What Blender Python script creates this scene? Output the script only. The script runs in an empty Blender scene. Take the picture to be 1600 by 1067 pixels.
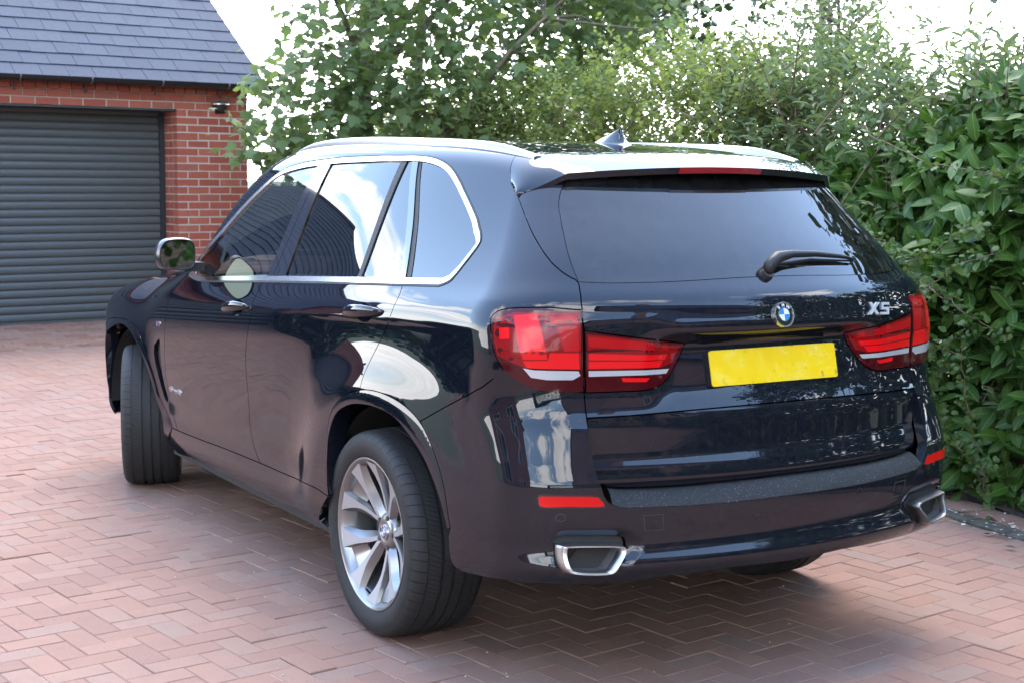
import bpy, bmesh, math, random
import numpy as np
from mathutils import Vector, Matrix
from mathutils.geometry import delaunay_2d_cdt
R = math.radians
rnd = random.Random(7)
rng = np.random.default_rng(7)
scene = bpy.context.scene
COL = scene.collection

# ---------------------------------------------------------------- camera
cam_d = bpy.data.cameras.new('camera'); cam = bpy.data.objects.new('camera', cam_d); COL.objects.link(cam)
CAMP = (-4.575738, 3.120490, 1.598333, 0.540381, 0.110791, 0.007991, 2311.858881)
yaw, pit, rol = CAMP[3], CAMP[4], CAMP[5]
fw = Vector((math.cos(pit)*math.cos(yaw), -math.cos(pit)*math.sin(yaw), -math.sin(pit)))
rt = Vector((-math.sin(yaw), -math.cos(yaw), 0)); up = rt.cross(fw)
r2 = math.cos(rol)*rt + math.sin(rol)*up; u2 = -math.sin(rol)*rt + math.cos(rol)*up
M4 = Matrix((r2, u2, -fw)).transposed().to_4x4(); M4.translation = Vector(CAMP[:3])
cam.matrix_world = M4
cam_d.sensor_width = 36; cam_d.lens = CAMP[6]/1600*36; cam_d.clip_start = .05; cam_d.clip_end = 2000
cam_d.dof.use_dof = True; cam_d.dof.focus_distance = 5.2; cam_d.dof.aperture_fstop = 8.0
scene.camera = cam

# ---------------------------------------------------------------- sky, sun, exposure
SUN_EL, SUN_AZ = R(62), R(-30)          # direction to the sun, azimuth from +x towards +y
world = bpy.data.worlds.new('World'); scene.world = world; world.use_nodes = True
nt = world.node_tree; nt.nodes.clear()
def wn(t, **k):
    n = nt.nodes.new(t)
    for a, v in k.items(): setattr(n, a, v)
    return n
W = nt.links.new
sky = wn('ShaderNodeTexSky', sky_type='NISHITA', sun_disc=False, sun_elevation=SUN_EL, sun_rotation=math.pi/2-SUN_AZ, air_density=1.25, dust_density=.8, ozone_density=2.0)
tc = wn('ShaderNodeTexCoord'); sep = wn('ShaderNodeSeparateXYZ'); W(tc.outputs['Generated'], sep.inputs[0])
def wm(op, a, b=None, clamp=False):
    n = wn('ShaderNodeMath', operation=op, use_clamp=clamp)
    for i, v in enumerate((a, b)):
        if v is None: continue
        if isinstance(v, (int, float)): n.inputs[i].default_value = v
        else: W(v, n.inputs[i])
    return n.outputs[0]
zz = wm('MAXIMUM', sep.outputs[2], 0.0); zz = wm('ADD', zz, 0.16)
cx = wm('DIVIDE', sep.outputs[0], zz); cy = wm('DIVIDE', sep.outputs[1], zz)
cmb = wn('ShaderNodeCombineXYZ'); W(cx, cmb.inputs[0]); W(cy, cmb.inputs[1])
def wnoise(scale, detail, rough, off):
    mp = wn('ShaderNodeMapping'); mp.inputs['Location'].default_value = off; W(cmb.outputs[0], mp.inputs[0])
    n = wn('ShaderNodeTexNoise'); n.inputs['Scale'].default_value = scale; n.inputs['Detail'].default_value = detail; n.inputs['Roughness'].default_value = rough
    n.inputs['Distortion'].default_value = .25
    W(mp.outputs[0], n.inputs['Vector']); return n.outputs['Fac']
n1 = wnoise(1.25, 9, .56, (32.3, 17.3, 4.4)); n2 = wnoise(3.0, 6, .6, (9.1, 4.2, 2))
cov = wn('ShaderNodeMapRange', interpolation_type='SMOOTHSTEP'); W(n1, cov.inputs[0]); cov.inputs[1].default_value = .525; cov.inputs[2].default_value = .60
# cloud bank low over the horizon
low = wn('ShaderNodeMapRange', interpolation_type='SMOOTHSTEP'); W(sep.outputs[2], low.inputs[0])
low.inputs[1].default_value = .05; low.inputs[2].default_value = .21; low.inputs[3].default_value = 1; low.inputs[4].default_value = 0
cloud = wm('MAXIMUM', cov.outputs[0], low.outputs[0])
shade = wn('ShaderNodeMapRange'); W(n2, shade.inputs[0]); shade.inputs[1].default_value = .3; shade.inputs[2].default_value = .7; shade.inputs[3].default_value = .82; shade.inputs[4].default_value = 1.1
ccol = wn('ShaderNodeMix', data_type='RGBA'); ccol.blend_type = 'MULTIPLY'; ccol.inputs[0].default_value = 1
CLOUD = 7.5
ccol.inputs[6].default_value = (CLOUD, CLOUD*1.0, CLOUD*1.02, 1); W(shade.outputs[0], ccol.inputs[7])
mix = wn('ShaderNodeMix', data_type='RGBA'); W(cloud, mix.inputs[0]); W(sky.outputs[0], mix.inputs[6]); W(ccol.outputs[2], mix.inputs[7])
bg = wn('ShaderNodeBackground'); bg.inputs[1].default_value = .15; W(mix.outputs[2], bg.inputs[0])
wo = wn('ShaderNodeOutputWorld'); W(bg.outputs[0], wo.inputs[0])
sun_d = bpy.data.lights.new('sun', 'SUN'); sun = bpy.data.objects.new('sun', sun_d); COL.objects.link(sun)
sun_d.energy = .55; sun_d.angle = R(40); sun_d.color = (1, .91, .80)
sd = Vector((math.cos(SUN_EL)*math.cos(SUN_AZ), math.cos(SUN_EL)*math.sin(SUN_AZ), math.sin(SUN_EL)))
sun.rotation_euler = sd.to_track_quat('Z', 'Y').to_euler()
scene.view_settings.view_transform = 'Standard'; scene.view_settings.look = 'None'; scene.view_settings.gamma = 1
scene.view_settings.use_curve_mapping = False
scene.view_settings.exposure = 3.0
scene.cycles.use_denoising = True
scene.cycles.max_bounces = 8; scene.cycles.transparent_max_bounces = 12; scene.cycles.glossy_bounces = 4
scene.cycles.caustics_reflective = False; scene.cycles.caustics_refractive = False

# ---------------------------------------------------------------- helpers
def mesh_data(name, V, Fc, mat=None, smooth=False, normals=None, uv=None, attr=None):
    me = bpy.data.meshes.new(name)
    V = np.asarray(V, np.float32).reshape(-1, 3)
    if isinstance(Fc, np.ndarray) and Fc.ndim == 2:
        k = Fc.shape[1]; n = len(Fc)
        me.vertices.add(len(V)); me.vertices.foreach_set('co', V.ravel())
        me.loops.add(n*k); me.loops.foreach_set('vertex_index', Fc.astype(np.int32).ravel())
        me.polygons.add(n); me.polygons.foreach_set('loop_start', np.arange(0, n*k, k, dtype=np.int32))
        me.polygons.foreach_set('loop_total', np.full(n, k, np.int32))
        me.update(calc_edges=True)
    else:
        me.from_pydata(V.tolist(), [], [list(map(int, f)) for f in Fc]); me.update()
    me.polygons.foreach_set('use_smooth', np.full(len(me.polygons), bool(smooth) or normals is not None))
    if uv is not None:      # per-vertex uv
        L = np.zeros(len(me.loops), np.int32); me.loops.foreach_get('vertex_index', L)
        ul = me.uv_layers.new(name='UVMap'); ul.data.foreach_set('uv', np.asarray(uv, np.float32)[L].ravel())
    if attr is not None:
        for an, val in attr.items():
            a = me.attributes.new(an, 'FLOAT', 'POINT'); a.data.foreach_set('value', np.asarray(val, np.float32))
    if normals is not None:
        me.normals_split_custom_set_from_vertices(np.asarray(normals, np.float32).tolist())
    if mat: me.materials.append(mat)
    return me
def link(name, me, parent=None, loc=None, rot=None):
    o = bpy.data.objects.new(name, me); COL.objects.link(o)
    if parent is not None: o.parent = parent
    if loc is not None: o.location = loc
    if rot is not None: o.rotation_euler = rot
    return o
def mobj(name, V, Fc, mat, parent=None, **k):
    return link(name, mesh_data(name, V, Fc, mat, **k), parent)
def thing(name, label, cat, loc=(0, 0, 0), group=None):
    o = bpy.data.objects.new(name, None); COL.objects.link(o); o.location = loc
    o.empty_display_size = .2; o['label'] = label; o['category'] = cat
    if group: o['group'] = group
    return o
def part(name, parent):
    o = bpy.data.objects.new(name, None); COL.objects.link(o); o.parent = parent; o.empty_display_size = .1; return o
def kind(o, k): o['kind'] = k; return o
class MB:
    def __init__(s): s.v = []; s.f = []
    def add(s, V, Fc):
        b = len(s.v); s.v += [tuple(p) for p in V]; s.f += [tuple(i+b for i in f) for f in Fc]
    def box(s, lo, hi, M=None):
        x0, y0, z0 = lo; x1, y1, z1 = hi
        V = [(x0,y0,z0),(x1,y0,z0),(x1,y1,z0),(x0,y1,z0),(x0,y0,z1),(x1,y0,z1),(x1,y1,z1),(x0,y1,z1)]
        if M is not None: V = [tuple(M @ Vector(p)) for p in V]
        s.add(V, [(0,3,2,1),(4,5,6,7),(0,1,5,4),(1,2,6,5),(2,3,7,6),(3,0,4,7)])
    def tube(s, P, rad, n=8, cap=True):
        P = [Vector(p) for p in P]; rad = rad if hasattr(rad, '__len__') else [rad]*len(P)
        rings = []; ref = None
        for i, p in enumerate(P):
            t = (P[min(i+1, len(P)-1)] - P[max(i-1, 0)]).normalized()
            if ref is None: ref = t.orthogonal().normalized()
            a = (ref - t*ref.dot(t)).normalized(); ref = a; b = t.cross(a)
            rings.append([p + (a*math.cos(2*math.pi*k/n) + b*math.sin(2*math.pi*k/n))*rad[i] for k in range(n)])
        V = [q for r_ in rings for q in r_]; Fc = []
        for i in range(len(P)-1):
            for k in range(n): Fc.append((i*n+k, i*n+(k+1) % n, (i+1)*n+(k+1) % n, (i+1)*n+k))
        if cap: Fc.append(tuple(range(n-1, -1, -1))); Fc.append(tuple((len(P)-1)*n+k for k in range(n)))
        s.add(V, Fc)
    def loft(s, rings, close=True, cap=True):
        n = len(rings[0]); V = [q for r_ in rings for q in r_]; Fc = []
        for i in range(len(rings)-1):
            for k in range(n if close else n-1): Fc.append((i*n+k, i*n+(k+1) % n, (i+1)*n+(k+1) % n, (i+1)*n+k))
        if cap: Fc.append(tuple(range(n-1, -1, -1))); Fc.append(tuple((len(rings)-1)*n+k for k in range(n)))
        s.add(V, Fc)
    def obj(s, name, mat, parent=None, smooth=False, loc=None, rot=None, auto=None):
        me = mesh_data(name, s.v, s.f, mat, smooth)
        o = link(name, me, parent, loc, rot)
        if auto is not None:
            me.polygons.foreach_set('use_smooth', np.ones(len(me.polygons), bool)); sharp(me, auto)
        return o
def sharp(me, ang):
    bm = bmesh.new(); bm.from_mesh(me); a = R(ang)
    bmesh.ops.recalc_face_normals(bm, faces=bm.faces)
    for e in bm.edges: e.smooth = not (len(e.link_faces) == 2 and e.calc_face_angle(0) > a)
    bm.to_mesh(me); bm.free()

# ---------------------------------------------------------------- materials
def mat(name): 
    m = bpy.data.materials.new(name); m.use_nodes = True; return m
def pbsdf(m): return m.node_tree.nodes['Principled BSDF']
ALB = .66      # the colours below are written as they look at the photograph's exposure; this brings them to reflectances
def simple(name, col, rough=.5, metal=0., coat=0., spec=.5, coat_rough=.03, ior=1.5):
    m = mat(name); b = pbsdf(m)
    b.inputs['Base Color'].default_value = (*(col if metal > .5 else [x*ALB for x in col]), 1); b.inputs['Roughness'].default_value = rough; b.inputs['Metallic'].default_value = metal
    b.inputs['Coat Weight'].default_value = coat; b.inputs['Coat Roughness'].default_value = coat_rough; b.inputs['Specular IOR Level'].default_value = spec
    b.inputs['IOR'].default_value = ior
    return m
class NG:
    def __init__(s, m): s.m = m; s.t = m.node_tree; s.b = pbsdf(m)
    def n(s, t, **k):
        x = s.t.nodes.new(t)
        for a, v in k.items(): setattr(x, a, v)
        return x
    def l(s, a, b): s.t.links.new(a, b)
    def coord(s, kind='Object'): return s.n('ShaderNodeTexCoord').outputs[kind]
    def noise(s, scale, detail=4, rough=.55, vec=None, dim='3D'):
        x = s.n('ShaderNodeTexNoise'); x.inputs['Scale'].default_value = scale; x.inputs['Detail'].default_value = detail; x.inputs['Roughness'].default_value = rough
        if vec is not None: s.l(vec, x.inputs['Vector'])
        return x.outputs['Fac']
    def ramp(s, f, stops, interp='LINEAR'):
        x = s.n('ShaderNodeValToRGB'); x.color_ramp.interpolation = interp
        while len(x.color_ramp.elements) < len(stops): x.color_ramp.elements.new(.5)
        for e, (p, c) in zip(x.color_ramp.elements, stops): e.position = p; e.color = (*c, 1) if hasattr(c, '__len__') else (c, c, c, 1)
        s.l(f, x.inputs[0]); return x.outputs[0]
    def mixc(s, f, a, b, blend='MIX'):
        x = s.n('ShaderNodeMix', data_type='RGBA'); x.blend_type = blend
        for i, v in ((0, f), (6, a), (7, b)):
            if isinstance(v, (int, float)): x.inputs[i].default_value = v
            elif isinstance(v, tuple): x.inputs[i].default_value = (*v, 1) if len(v) == 3 else v
            else: s.l(v, x.inputs[i])
        return x.outputs[2]
    def math(s, op, a, b=0., clamp=False):
        x = s.n('ShaderNodeMath', operation=op, use_clamp=clamp)
        for i, v in enumerate((a, b)):
            if isinstance(v, (int, float)): x.inputs[i].default_value = v
            else: s.l(v, x.inputs[i])
        return x.outputs[0]
    def rng(s, f, a, b, c=0., d=1., sm=False):
        x = s.n('ShaderNodeMapRange'); 
        if sm: x.interpolation_type = 'SMOOTHSTEP'
        s.l(f, x.inputs[0])
        for i, v in enumerate((a, b, c, d)): x.inputs[i+1].default_value = v
        return x.outputs[0]
    def bump(s, h, strength=.3, dist=.01):
        x = s.n('ShaderNodeBump'); x.inputs['Strength'].default_value = strength; x.inputs['Distance'].default_value = dist
        s.l(h, x.inputs['Height']); s.l(x.outputs[0], s.b.inputs['Normal']); return x
    def attr(s, name, typ='GEOMETRY'):
        x = s.n('ShaderNodeAttribute', attribute_type=typ); x.attribute_name = name; return x.outputs['Fac']
    def set(s, **k):
        for a, v in k.items():
            if a == 'Base_Color' and not isinstance(v, tuple): v = s.mixc(1., v, (ALB, ALB, ALB), 'MULTIPLY')
            i = s.b.inputs[a.replace('_', ' ')]
            if isinstance(v, (int, float)): i.default_value = v
            elif isinstance(v, tuple): i.default_value = (*v, 1)
            else: s.l(v, i)

def paver_mat(name, stops, typ):
    m = mat(name); g = NG(m); co = g.n('ShaderNodeNewGeometry').outputs['Position']
    t = g.attr('tint', typ)
    base = g.ramp(t, stops)
    big = g.noise(1.1, 4, .6, co); base = g.mixc(g.rng(big, .35, .7, 0, .5), base, (.30, .19, .155))
    blot = g.noise(9, 6, .65, co); base = g.mixc(g.rng(blot, .50, .75, 0, .28), base, (.22, .17, .15))
    fine = g.noise(260, 3, .7, co); base = g.mixc(.5, base, g.ramp(fine, [(.3, .55), (.7, 1.25)]), 'MULTIPLY')
    pale = g.noise(420, 2, .6, co); base = g.mixc(g.rng(pale, .66, .74, 0, .35), base, (.45, .40, .35))
    g.set(Base_Color=base, Roughness=.95, Specular_IOR_Level=.12)
    g.bump(g.math('ADD', fine, g.math('MULTIPLY', blot, 1.5)), .5, .003)
    return m
P_STOPS = [(0, (.30, .185, .148)), (.2, (.33, .20, .158)), (.45, (.355, .212, .165)), (.65, (.37, .23, .18)), (.85, (.35, .235, .188)), (1, (.31, .225, .188))]
M_PAV = paver_mat('paver_clay', P_STOPS, 'OBJECT'); M_PAVS = paver_mat('paver_clay_far', P_STOPS, 'GEOMETRY')
M_PAVR = paver_mat('paver_orange', [(0, (.33, .17, .12)), (.5, (.40, .22, .155)), (1, (.42, .27, .205))], 'GEOMETRY')
def joint_mat():
    m = mat('joint_sand'); g = NG(m); co = g.n('ShaderNodeNewGeometry').outputs['Position']
    a = g.noise(7, 5, .65, co); b = g.noise(90, 3, .7, co)
    c = g.ramp(a, [(.3, (.15, .085, .06)), (.5, (.22, .135, .095)), (.60, (.46, .38, .27)), (.70, (.24, .18, .11))])
    c = g.mixc(g.rng(g.noise(4.3, 4, .6, co), .56, .68, 0, .75), c, (.09, .115, .04))
    c = g.mixc(.6, c, g.ramp(b, [(.25, .5), (.75, 1.3)]), 'MULTIPLY')
    g.set(Base_Color=c, Roughness=.95); g.bump(b, .6, .004); return m
M_JOINT = joint_mat()
def soil_mat():
    m = mat('bed_soil'); g = NG(m); co = g.n('ShaderNodeNewGeometry').outputs['Position']
    a = g.noise(30, 6, .7, co); c = g.ramp(a, [(.3, (.03, .022, .015)), (.55, (.075, .055, .038)), (.75, (.16, .12, .08))])
    g.set(Base_Color=c, Roughness=.95); g.bump(a, .9, .02); return m
M_SOIL = soil_mat()
def brick_mat():
    m = mat('red_brick'); g = NG(m); co = g.n('ShaderNodeNewGeometry').outputs['Position']
    t = g.attr('tint', 'OBJECT'); base = g.ramp(t, [(0, (.36, .094, .064)), (.5, (.44, .122, .08)), (.8, (.49, .155, .105)), (1, (.39, .13, .095))])
    n = g.noise(60, 5, .65, co); base = g.mixc(.45, base, g.ramp(n, [(.3, .65), (.7, 1.2)]), 'MULTIPLY')
    ef = g.noise(12, 4, .6, co); base = g.mixc(g.rng(ef, .58, .75, 0, .3), base, (.5, .33, .27))
    g.set(Base_Color=base, Roughness=.9, Specular_IOR_Level=.25); g.bump(n, .4, .003); return m
M_BRICK = brick_mat()
def mortar_mat():
    m = mat('mortar'); g = NG(m); co = g.n('ShaderNodeNewGeometry').outputs['Position']; n = g.noise(120, 4, .7, co)
    g.set(Base_Color=g.ramp(n, [(.3, (.47, .42, .36)), (.7, (.62, .57, .50))]), Roughness=.95); g.bump(n, .5, .003); return m
M_MORTAR = mortar_mat()
def slate_mat(typ='OBJECT'):
    m = mat('roof_slate'); g = NG(m); co = g.n('ShaderNodeNewGeometry').outputs['Position']
    t = g.attr('tint', typ); base = g.ramp(t, [(0, (.036, .055, .092)), (.5, (.042, .062, .102)), (1, (.048, .069, .110))])
    n = g.noise(25, 5, .6, co); base = g.mixc(.4, base, g.ramp(n, [(.3, .7), (.7, 1.2)]), 'MULTIPLY')
    g.set(Base_Color=base, Roughness=.65, Specular_IOR_Level=.12); g.bump(n, .25, .003); return m
M_SLATE = slate_mat(); M_SLATES = slate_mat('GEOMETRY')
M_DOOR = simple('door_anthracite', (.085, .096, .099), .42)
def leaf_mat(name, c0, c1, c2, vein=None, rough=.35, trans=.25, spec=.5, back=1.0):
    m = mat(name); g = NG(m)
    t = g.attr('tint', 'GEOMETRY'); base = g.ramp(t, [(0, c0), (.5, c1), (1, c2)])
    if vein is not None:
        uv = g.n('ShaderNodeSeparateXYZ'); g.l(g.n('ShaderNodeTexCoord').outputs['UV'], uv.inputs[0])
        d = g.math('ABSOLUTE', g.math('SUBTRACT', uv.outputs[0], .5)); k = g.rng(d, .02, .06, 1, 0)
        w = g.n('ShaderNodeTexWave'); w.inputs['Scale'].default_value = 1.0
        ch = g.math('ADD', g.math('MULTIPLY', uv.outputs[1], 9.0), g.math('MULTIPLY', d, -6.0))
        sv = g.math('PINGPONG', ch, .5); vs = g.rng(sv, 0, .12, .45, 0)
        base = g.mixc(g.math('MAXIMUM', k, vs), base, vein)
        g.bump(g.math('ADD', g.math('MULTIPLY', k, -1.), g.math('MULTIPLY', vs, -1.2)), .5, .004)
    out = g.t.nodes['Material Output']
    g.set(Base_Color=base, Roughness=rough, Specular_IOR_Level=spec)
    tr = g.n('ShaderNodeBsdfTranslucent'); g.l(g.mixc(1., g.mixc(.5, base, (c2[0]*1.6, c2[1]*1.6, c2[2]*.7)), (ALB, ALB, ALB), 'MULTIPLY'), tr.inputs[0])
    mx = g.n('ShaderNodeMixShader'); mx.inputs[0].default_value = trans; g.l(g.b.outputs[0], mx.inputs[1]); g.l(tr.outputs[0], mx.inputs[2]); g.l(mx.outputs[0], out.inputs[0])
    return m
M_LAUREL = leaf_mat('laurel_leaf', (.028, .092, .014), (.050, .132, .02), (.095, .195, .034), vein=(.17, .26, .07), rough=.36, trans=.24, spec=.22)
M_MAPLE = leaf_mat('sycamore_leaf', (.12, .20, .085), (.16, .245, .10), (.21, .29, .105), rough=.6, trans=.5, spec=.3)
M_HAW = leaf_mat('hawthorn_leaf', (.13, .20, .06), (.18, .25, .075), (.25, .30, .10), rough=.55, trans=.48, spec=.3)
M_CHERRY = leaf_mat('long_leaf', (.11, .18, .085), (.15, .225, .105), (.20, .26, .13), rough=.5, trans=.42, spec=.3)
M_DARKTREE = leaf_mat('dark_leaf', (.02, .055, .018), (.035, .08, .022), (.06, .11, .035), rough=.45, trans=.25)
M_AIRY = leaf_mat('pale_leaf', (.13, .19, .10), (.17, .235, .12), (.22, .27, .14), rough=.55, trans=.5, spec=.25)
def bark_mat(name, a, b):
    m = mat(name); g = NG(m); co = g.coord(); n = g.noise(14, 6, .65, co); g.set(Base_Color=g.ramp(n, [(.3, a), (.7, b)]), Roughness=.9); g.bump(n, .6, .01); return m
M_BARK = bark_mat('bark', (.14, .12, .09), (.30, .26, .20)); M_TWIG = bark_mat('twig', (.11, .065, .05), (.22, .14, .10))

# ================================================================ GROUND
GP0 = np.array([9.634, -1.906]); GN = np.array([-.99619, -.08716]); GW = np.array([.08716, -.99619])
def gd(x, y): return (x-GP0[0])*GN[0] + (y-GP0[1])*GN[1]
def sst(a, b, x):
    t = np.clip((x-a)/(b-a), 0, 1); return t*t*(3-2*t)
def zg(x, y):
    d = gd(x, y); return np.where(np.asarray(x) > 3, .06*sst(4.5, .76, d) + .105*np.clip((.76-d)/.76, 0, 1), 0.)
def sheet(name, x0, x1, y0, y1, nx, ny, z, m, k):
    X, Y = np.meshgrid(np.linspace(x0, x1, nx), np.linspace(y0, y1, ny), indexing='ij'); Z = zg(X, Y) + z
    V = np.stack([X, Y, Z], -1).reshape(-1, 3); i = np.arange(nx*ny).reshape(nx, ny)
    Fc = np.stack([i[:-1, :-1], i[1:, :-1], i[1:, 1:], i[:-1, 1:]], -1).reshape(-1, 4)
    return kind(mobj(name, V, Fc, m, smooth=True), k)
M_FAR = simple('far_ground', (.10, .12, .05), .95)
g_ = kind(mobj('ground', [(-400, -400, -.25), (400, -400, -.25), (400, 400, -.25), (-400, 400, -.25)], [(0, 1, 2, 3)], M_FAR), 'structure')
drive = sheet('driveway', -9, 10.2, -2.9, 9, 90, 50, -.0042, M_JOINT, 'structure')
KD = np.array([math.cos(R(-6.9)), math.sin(R(-6.9))]); KN = np.array([-KD[1], KD[0]]); KP = np.array([.045, -2.206])   # inner kerb line
def kdist(x, y): return (x-KP[0])*KN[0] + (y-KP[1])*KN[1]      # >0 : on the drive
# herringbone clay pavers, 200 x 100, turned 7 degrees
HA = R(7.0); hx = np.array([math.cos(HA), math.sin(HA)]); hy = np.array([-hx[1], hx[0]]); HO = np.array([.4625, 1.834])
pav = []
for i in range(-110, 110):
    for j in range(-110, 110):
        c = (i+j) % 4
        if c == 0: a, b, v = i+.5, j, 0
        elif c == 2: a, b, v = i, j+.5, 1
        else: continue
        p = HO + hx*(a-.5)*.1 + hy*b*.1
        pav.append((p[0], p[1], v))
pav = np.array(pav)
k = (pav[:, 0] > -8.5) & (gd(pav[:, 0], pav[:, 1]) > .80) & (kdist(pav[:, 0], pav[:, 1]) > .02) & (pav[:, 1] < 8) & ((pav[:, 0] < 9.3))
pav = pav[k]
def paver_template(L, Wd, H=.05, b=.003):
    x, y = L/2, Wd/2
    V = [(-x, -y, -b), (x, -y, -b), (x, y, -b), (-x, y, -b), (-x+b, -y+b, 0), (x-b, -y+b, 0), (x-b, y-b, 0), (-x+b, y-b, 0), (-x, -y, -H), (x, -y, -H), (x, y, -H), (-x, y, -H)]
    Fc = [(4, 5, 6, 7), (0, 1, 5, 4), (1, 2, 6, 5), (2, 3, 7, 6), (3, 0, 4, 7), (8, 9, 1, 0), (9, 10, 2, 1), (10, 11, 3, 2), (11, 8, 0, 3)]
    return np.array(V), np.array(Fc)
PV, PF = paver_template(.1982, .0982)
# which pavers are nearest and in view
d3 = np.stack([pav[:, 0]-CAMP[0], pav[:, 1]-CAMP[1], np.full(len(pav), -CAMP[2])], 1)
zc_ = d3 @ np.array(fw); uu = (d3 @ np.array(r2))/zc_*CAMP[6]; vv = -(d3 @ np.array(u2))/zc_*CAMP[6]
vis = (zc_ > .3) & (abs(uu) < 812) & (vv < 545) & (vv > -400) & ~((abs(pav[:, 1]) < .7) & (pav[:, 0] > -.75) & (pav[:, 0] < 3.8)) & ~((pav[:, 1] < -.2) & (pav[:, 0] > -.4) & (pav[:, 0] < 8) & (pav[:, 1] > -2))
order = np.argsort(np.where(vis, zc_, 1e9)); near = set(order[:300].tolist())
p_me = mesh_data('paver', PV, PF, M_PAV)
Vs, Fs, Ts = [], [], []
for n, (x, y, v) in enumerate(pav):
    tint = float(rng.beta(1.6, 1.6)); a = HA + (math.pi/2 if v else 0) + rng.normal(0, .006); dz = rng.normal(0, .0012)
    if n in near:
        o = link('paver', p_me, drive, (x, y, dz), (rng.normal(0, .006), rng.normal(0, .005), a)); o['tint'] = tint
    else:
        ca, sa = math.cos(a), math.sin(a)
        q = PV @ np.array([[ca, sa, 0], [-sa, ca, 0], [0, 0, 1]]) + [x, y, dz]; q[:, 2] += zg(q[:, 0], q[:, 1])
        Fs.append(PF + 12*len(Vs)); Vs.append(q); Ts.append(np.full(12, tint))
kind(mobj('paver_field', np.concatenate(Vs), np.concatenate(Fs), M_PAVS, drive, attr={'tint': np.concatenate(Ts)}), 'stuff')
# orange clay rows on the ramp before the garage
Vs, Fs, Ts = [], [], []
for r_ in range(11):
    dd = .755 - r_*.103 - .05
    for c_ in range(-34, 8):
        s_ = c_*.206 + (r_ % 2)*.103; cpt = GP0 + GW*s_ + GN*dd
        q = PV*[1, 1.02, 1] @ np.array([[GW[0], GW[1], 0], [-GN[0], -GN[1], 0], [0, 0, 1]]) + [cpt[0], cpt[1], 0]; q[:, 2] += zg(q[:, 0], q[:, 1]) + rng.normal(0, .001)
        Fs.append(PF + 12*len(Vs)); Vs.append(q); Ts.append(np.full(12, rng.random()))
kind(mobj('ramp_paver_rows', np.concatenate(Vs), np.concatenate(Fs), M_PAVR, drive, attr={'tint': np.concatenate(Ts)}), 'stuff')
# kerb: dark edging blocks, then a course of red bricks on edge, then the planting bed
def kpos(a, b): q = KP + KD*a + KN*b; return q[0], q[1]
m_ = mat('edging_block'); g = NG(m_); co = g.n('ShaderNodeNewGeometry').outputs['Position']
n_ = g.noise(18, 6, .7, co); c_ = g.ramp(n_, [(.3, (.055, .055, .045)), (.55, (.10, .095, .075)), (.66, (.15, .14, .115)), (.75, (.42, .40, .36))]); g.set(Base_Color=c_, Roughness=.95); g.bump(n_, .6, .006); M_EDGE = m_
kerb = kind(link('kerb', None), 'structure')
ek = mesh_data('edging_block', *paver_template(.245, .105, .06, .006), M_EDGE); bk = mesh_data('border_brick', *paver_template(.105, .20, .06, .005), M_PAV)
ka = math.atan2(KD[1], KD[0])
for i in range(-30, 38):
    x, y = kpos(i*.25, -.055); o = link('edging_block', ek, kerb, (x, y, .014+rng.normal(0, .002)), (rng.normal(0, .01), 0, ka+rng.normal(0, .01)))
for i in range(-24, 60):
    x, y = kpos(i*.112, -.215); o = link('border_brick', bk, kerb, (x, y, .008+rng.normal(0, .002)), (rng.normal(0, .01), rng.normal(0, .01), ka+rng.normal(0, .01))); o['tint'] = float(.4+.35*rng.random())
nx = 160; X, Y = np.meshgrid(np.linspace(-9, 9.4, nx), np.linspace(0, 1, 26), indexing='ij')
YY = np.where(True, KP[1] + (X-KP[0])*math.tan(ka) - .30 - Y*2.6, 0); Z = .012 + .05*np.sin(Y*3) + rng.normal(0, .008, X.shape) + zg(X, YY)*.5
i_ = np.arange(nx*26).reshape(nx, 26)
kind(mobj('planting_bed_soil', np.stack([X, YY, Z], -1).reshape(-1, 3), np.stack([i_[:-1, :-1], i_[:-1, 1:], i_[1:, 1:], i_[1:, :-1]], -1).reshape(-1, 4), M_SOIL, smooth=True), 'structure')
# fallen petals and leaf scraps along the kerb
Vs = []; Fs = []
for i in range(340):
    a = rng.uniform(-1.2, 2.5); b = rng.normal(-.06, .10); x, y = kpos(a, b); s_ = rng.uniform(.003, .009); t = rng.uniform(0, 6.3); z = .017+rng.random()*.004
    q = [(x+s_*math.cos(t+kk*1.57)*(1 if kk % 2 else 1.7), y+s_*math.sin(t+kk*1.57)*(1 if kk % 2 else 1.7), z+rng.normal(0, .0015)) for kk in range(4)]
    Fs.append([len(Vs)+kk for kk in range(4)]); Vs += q
kind(mobj('fallen_petals', Vs, np.array(Fs), simple('petal', (.72, .70, .62), .8)), 'stuff')
Vs = []; Fs = []
for i in range(230):
    a = rng.uniform(-1.5, 3); b = -.33 - abs(rng.normal(0, .14)) if rng.random() < .85 else rng.normal(.05, .12); x, y = kpos(a, b); s_ = rng.uniform(.012, .035); t = rng.uniform(0, 6.3); z = (.055 if b < -.3 else .01)+rng.random()*.02
    q = [(x+s_*math.cos(t+kk*1.57)*(.45 if kk % 2 else 1), y+s_*math.sin(t+kk*1.57)*(.45 if kk % 2 else 1), z+rng.normal(0, .008)) for kk in range(4)]
    Fs.append([len(Vs)+kk for kk in range(4)]); Vs += q
kind(mobj('fallen_leaves', Vs, np.array(Fs), simple('dead_leaf', (.13, .085, .05), .85)), 'stuff')
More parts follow.
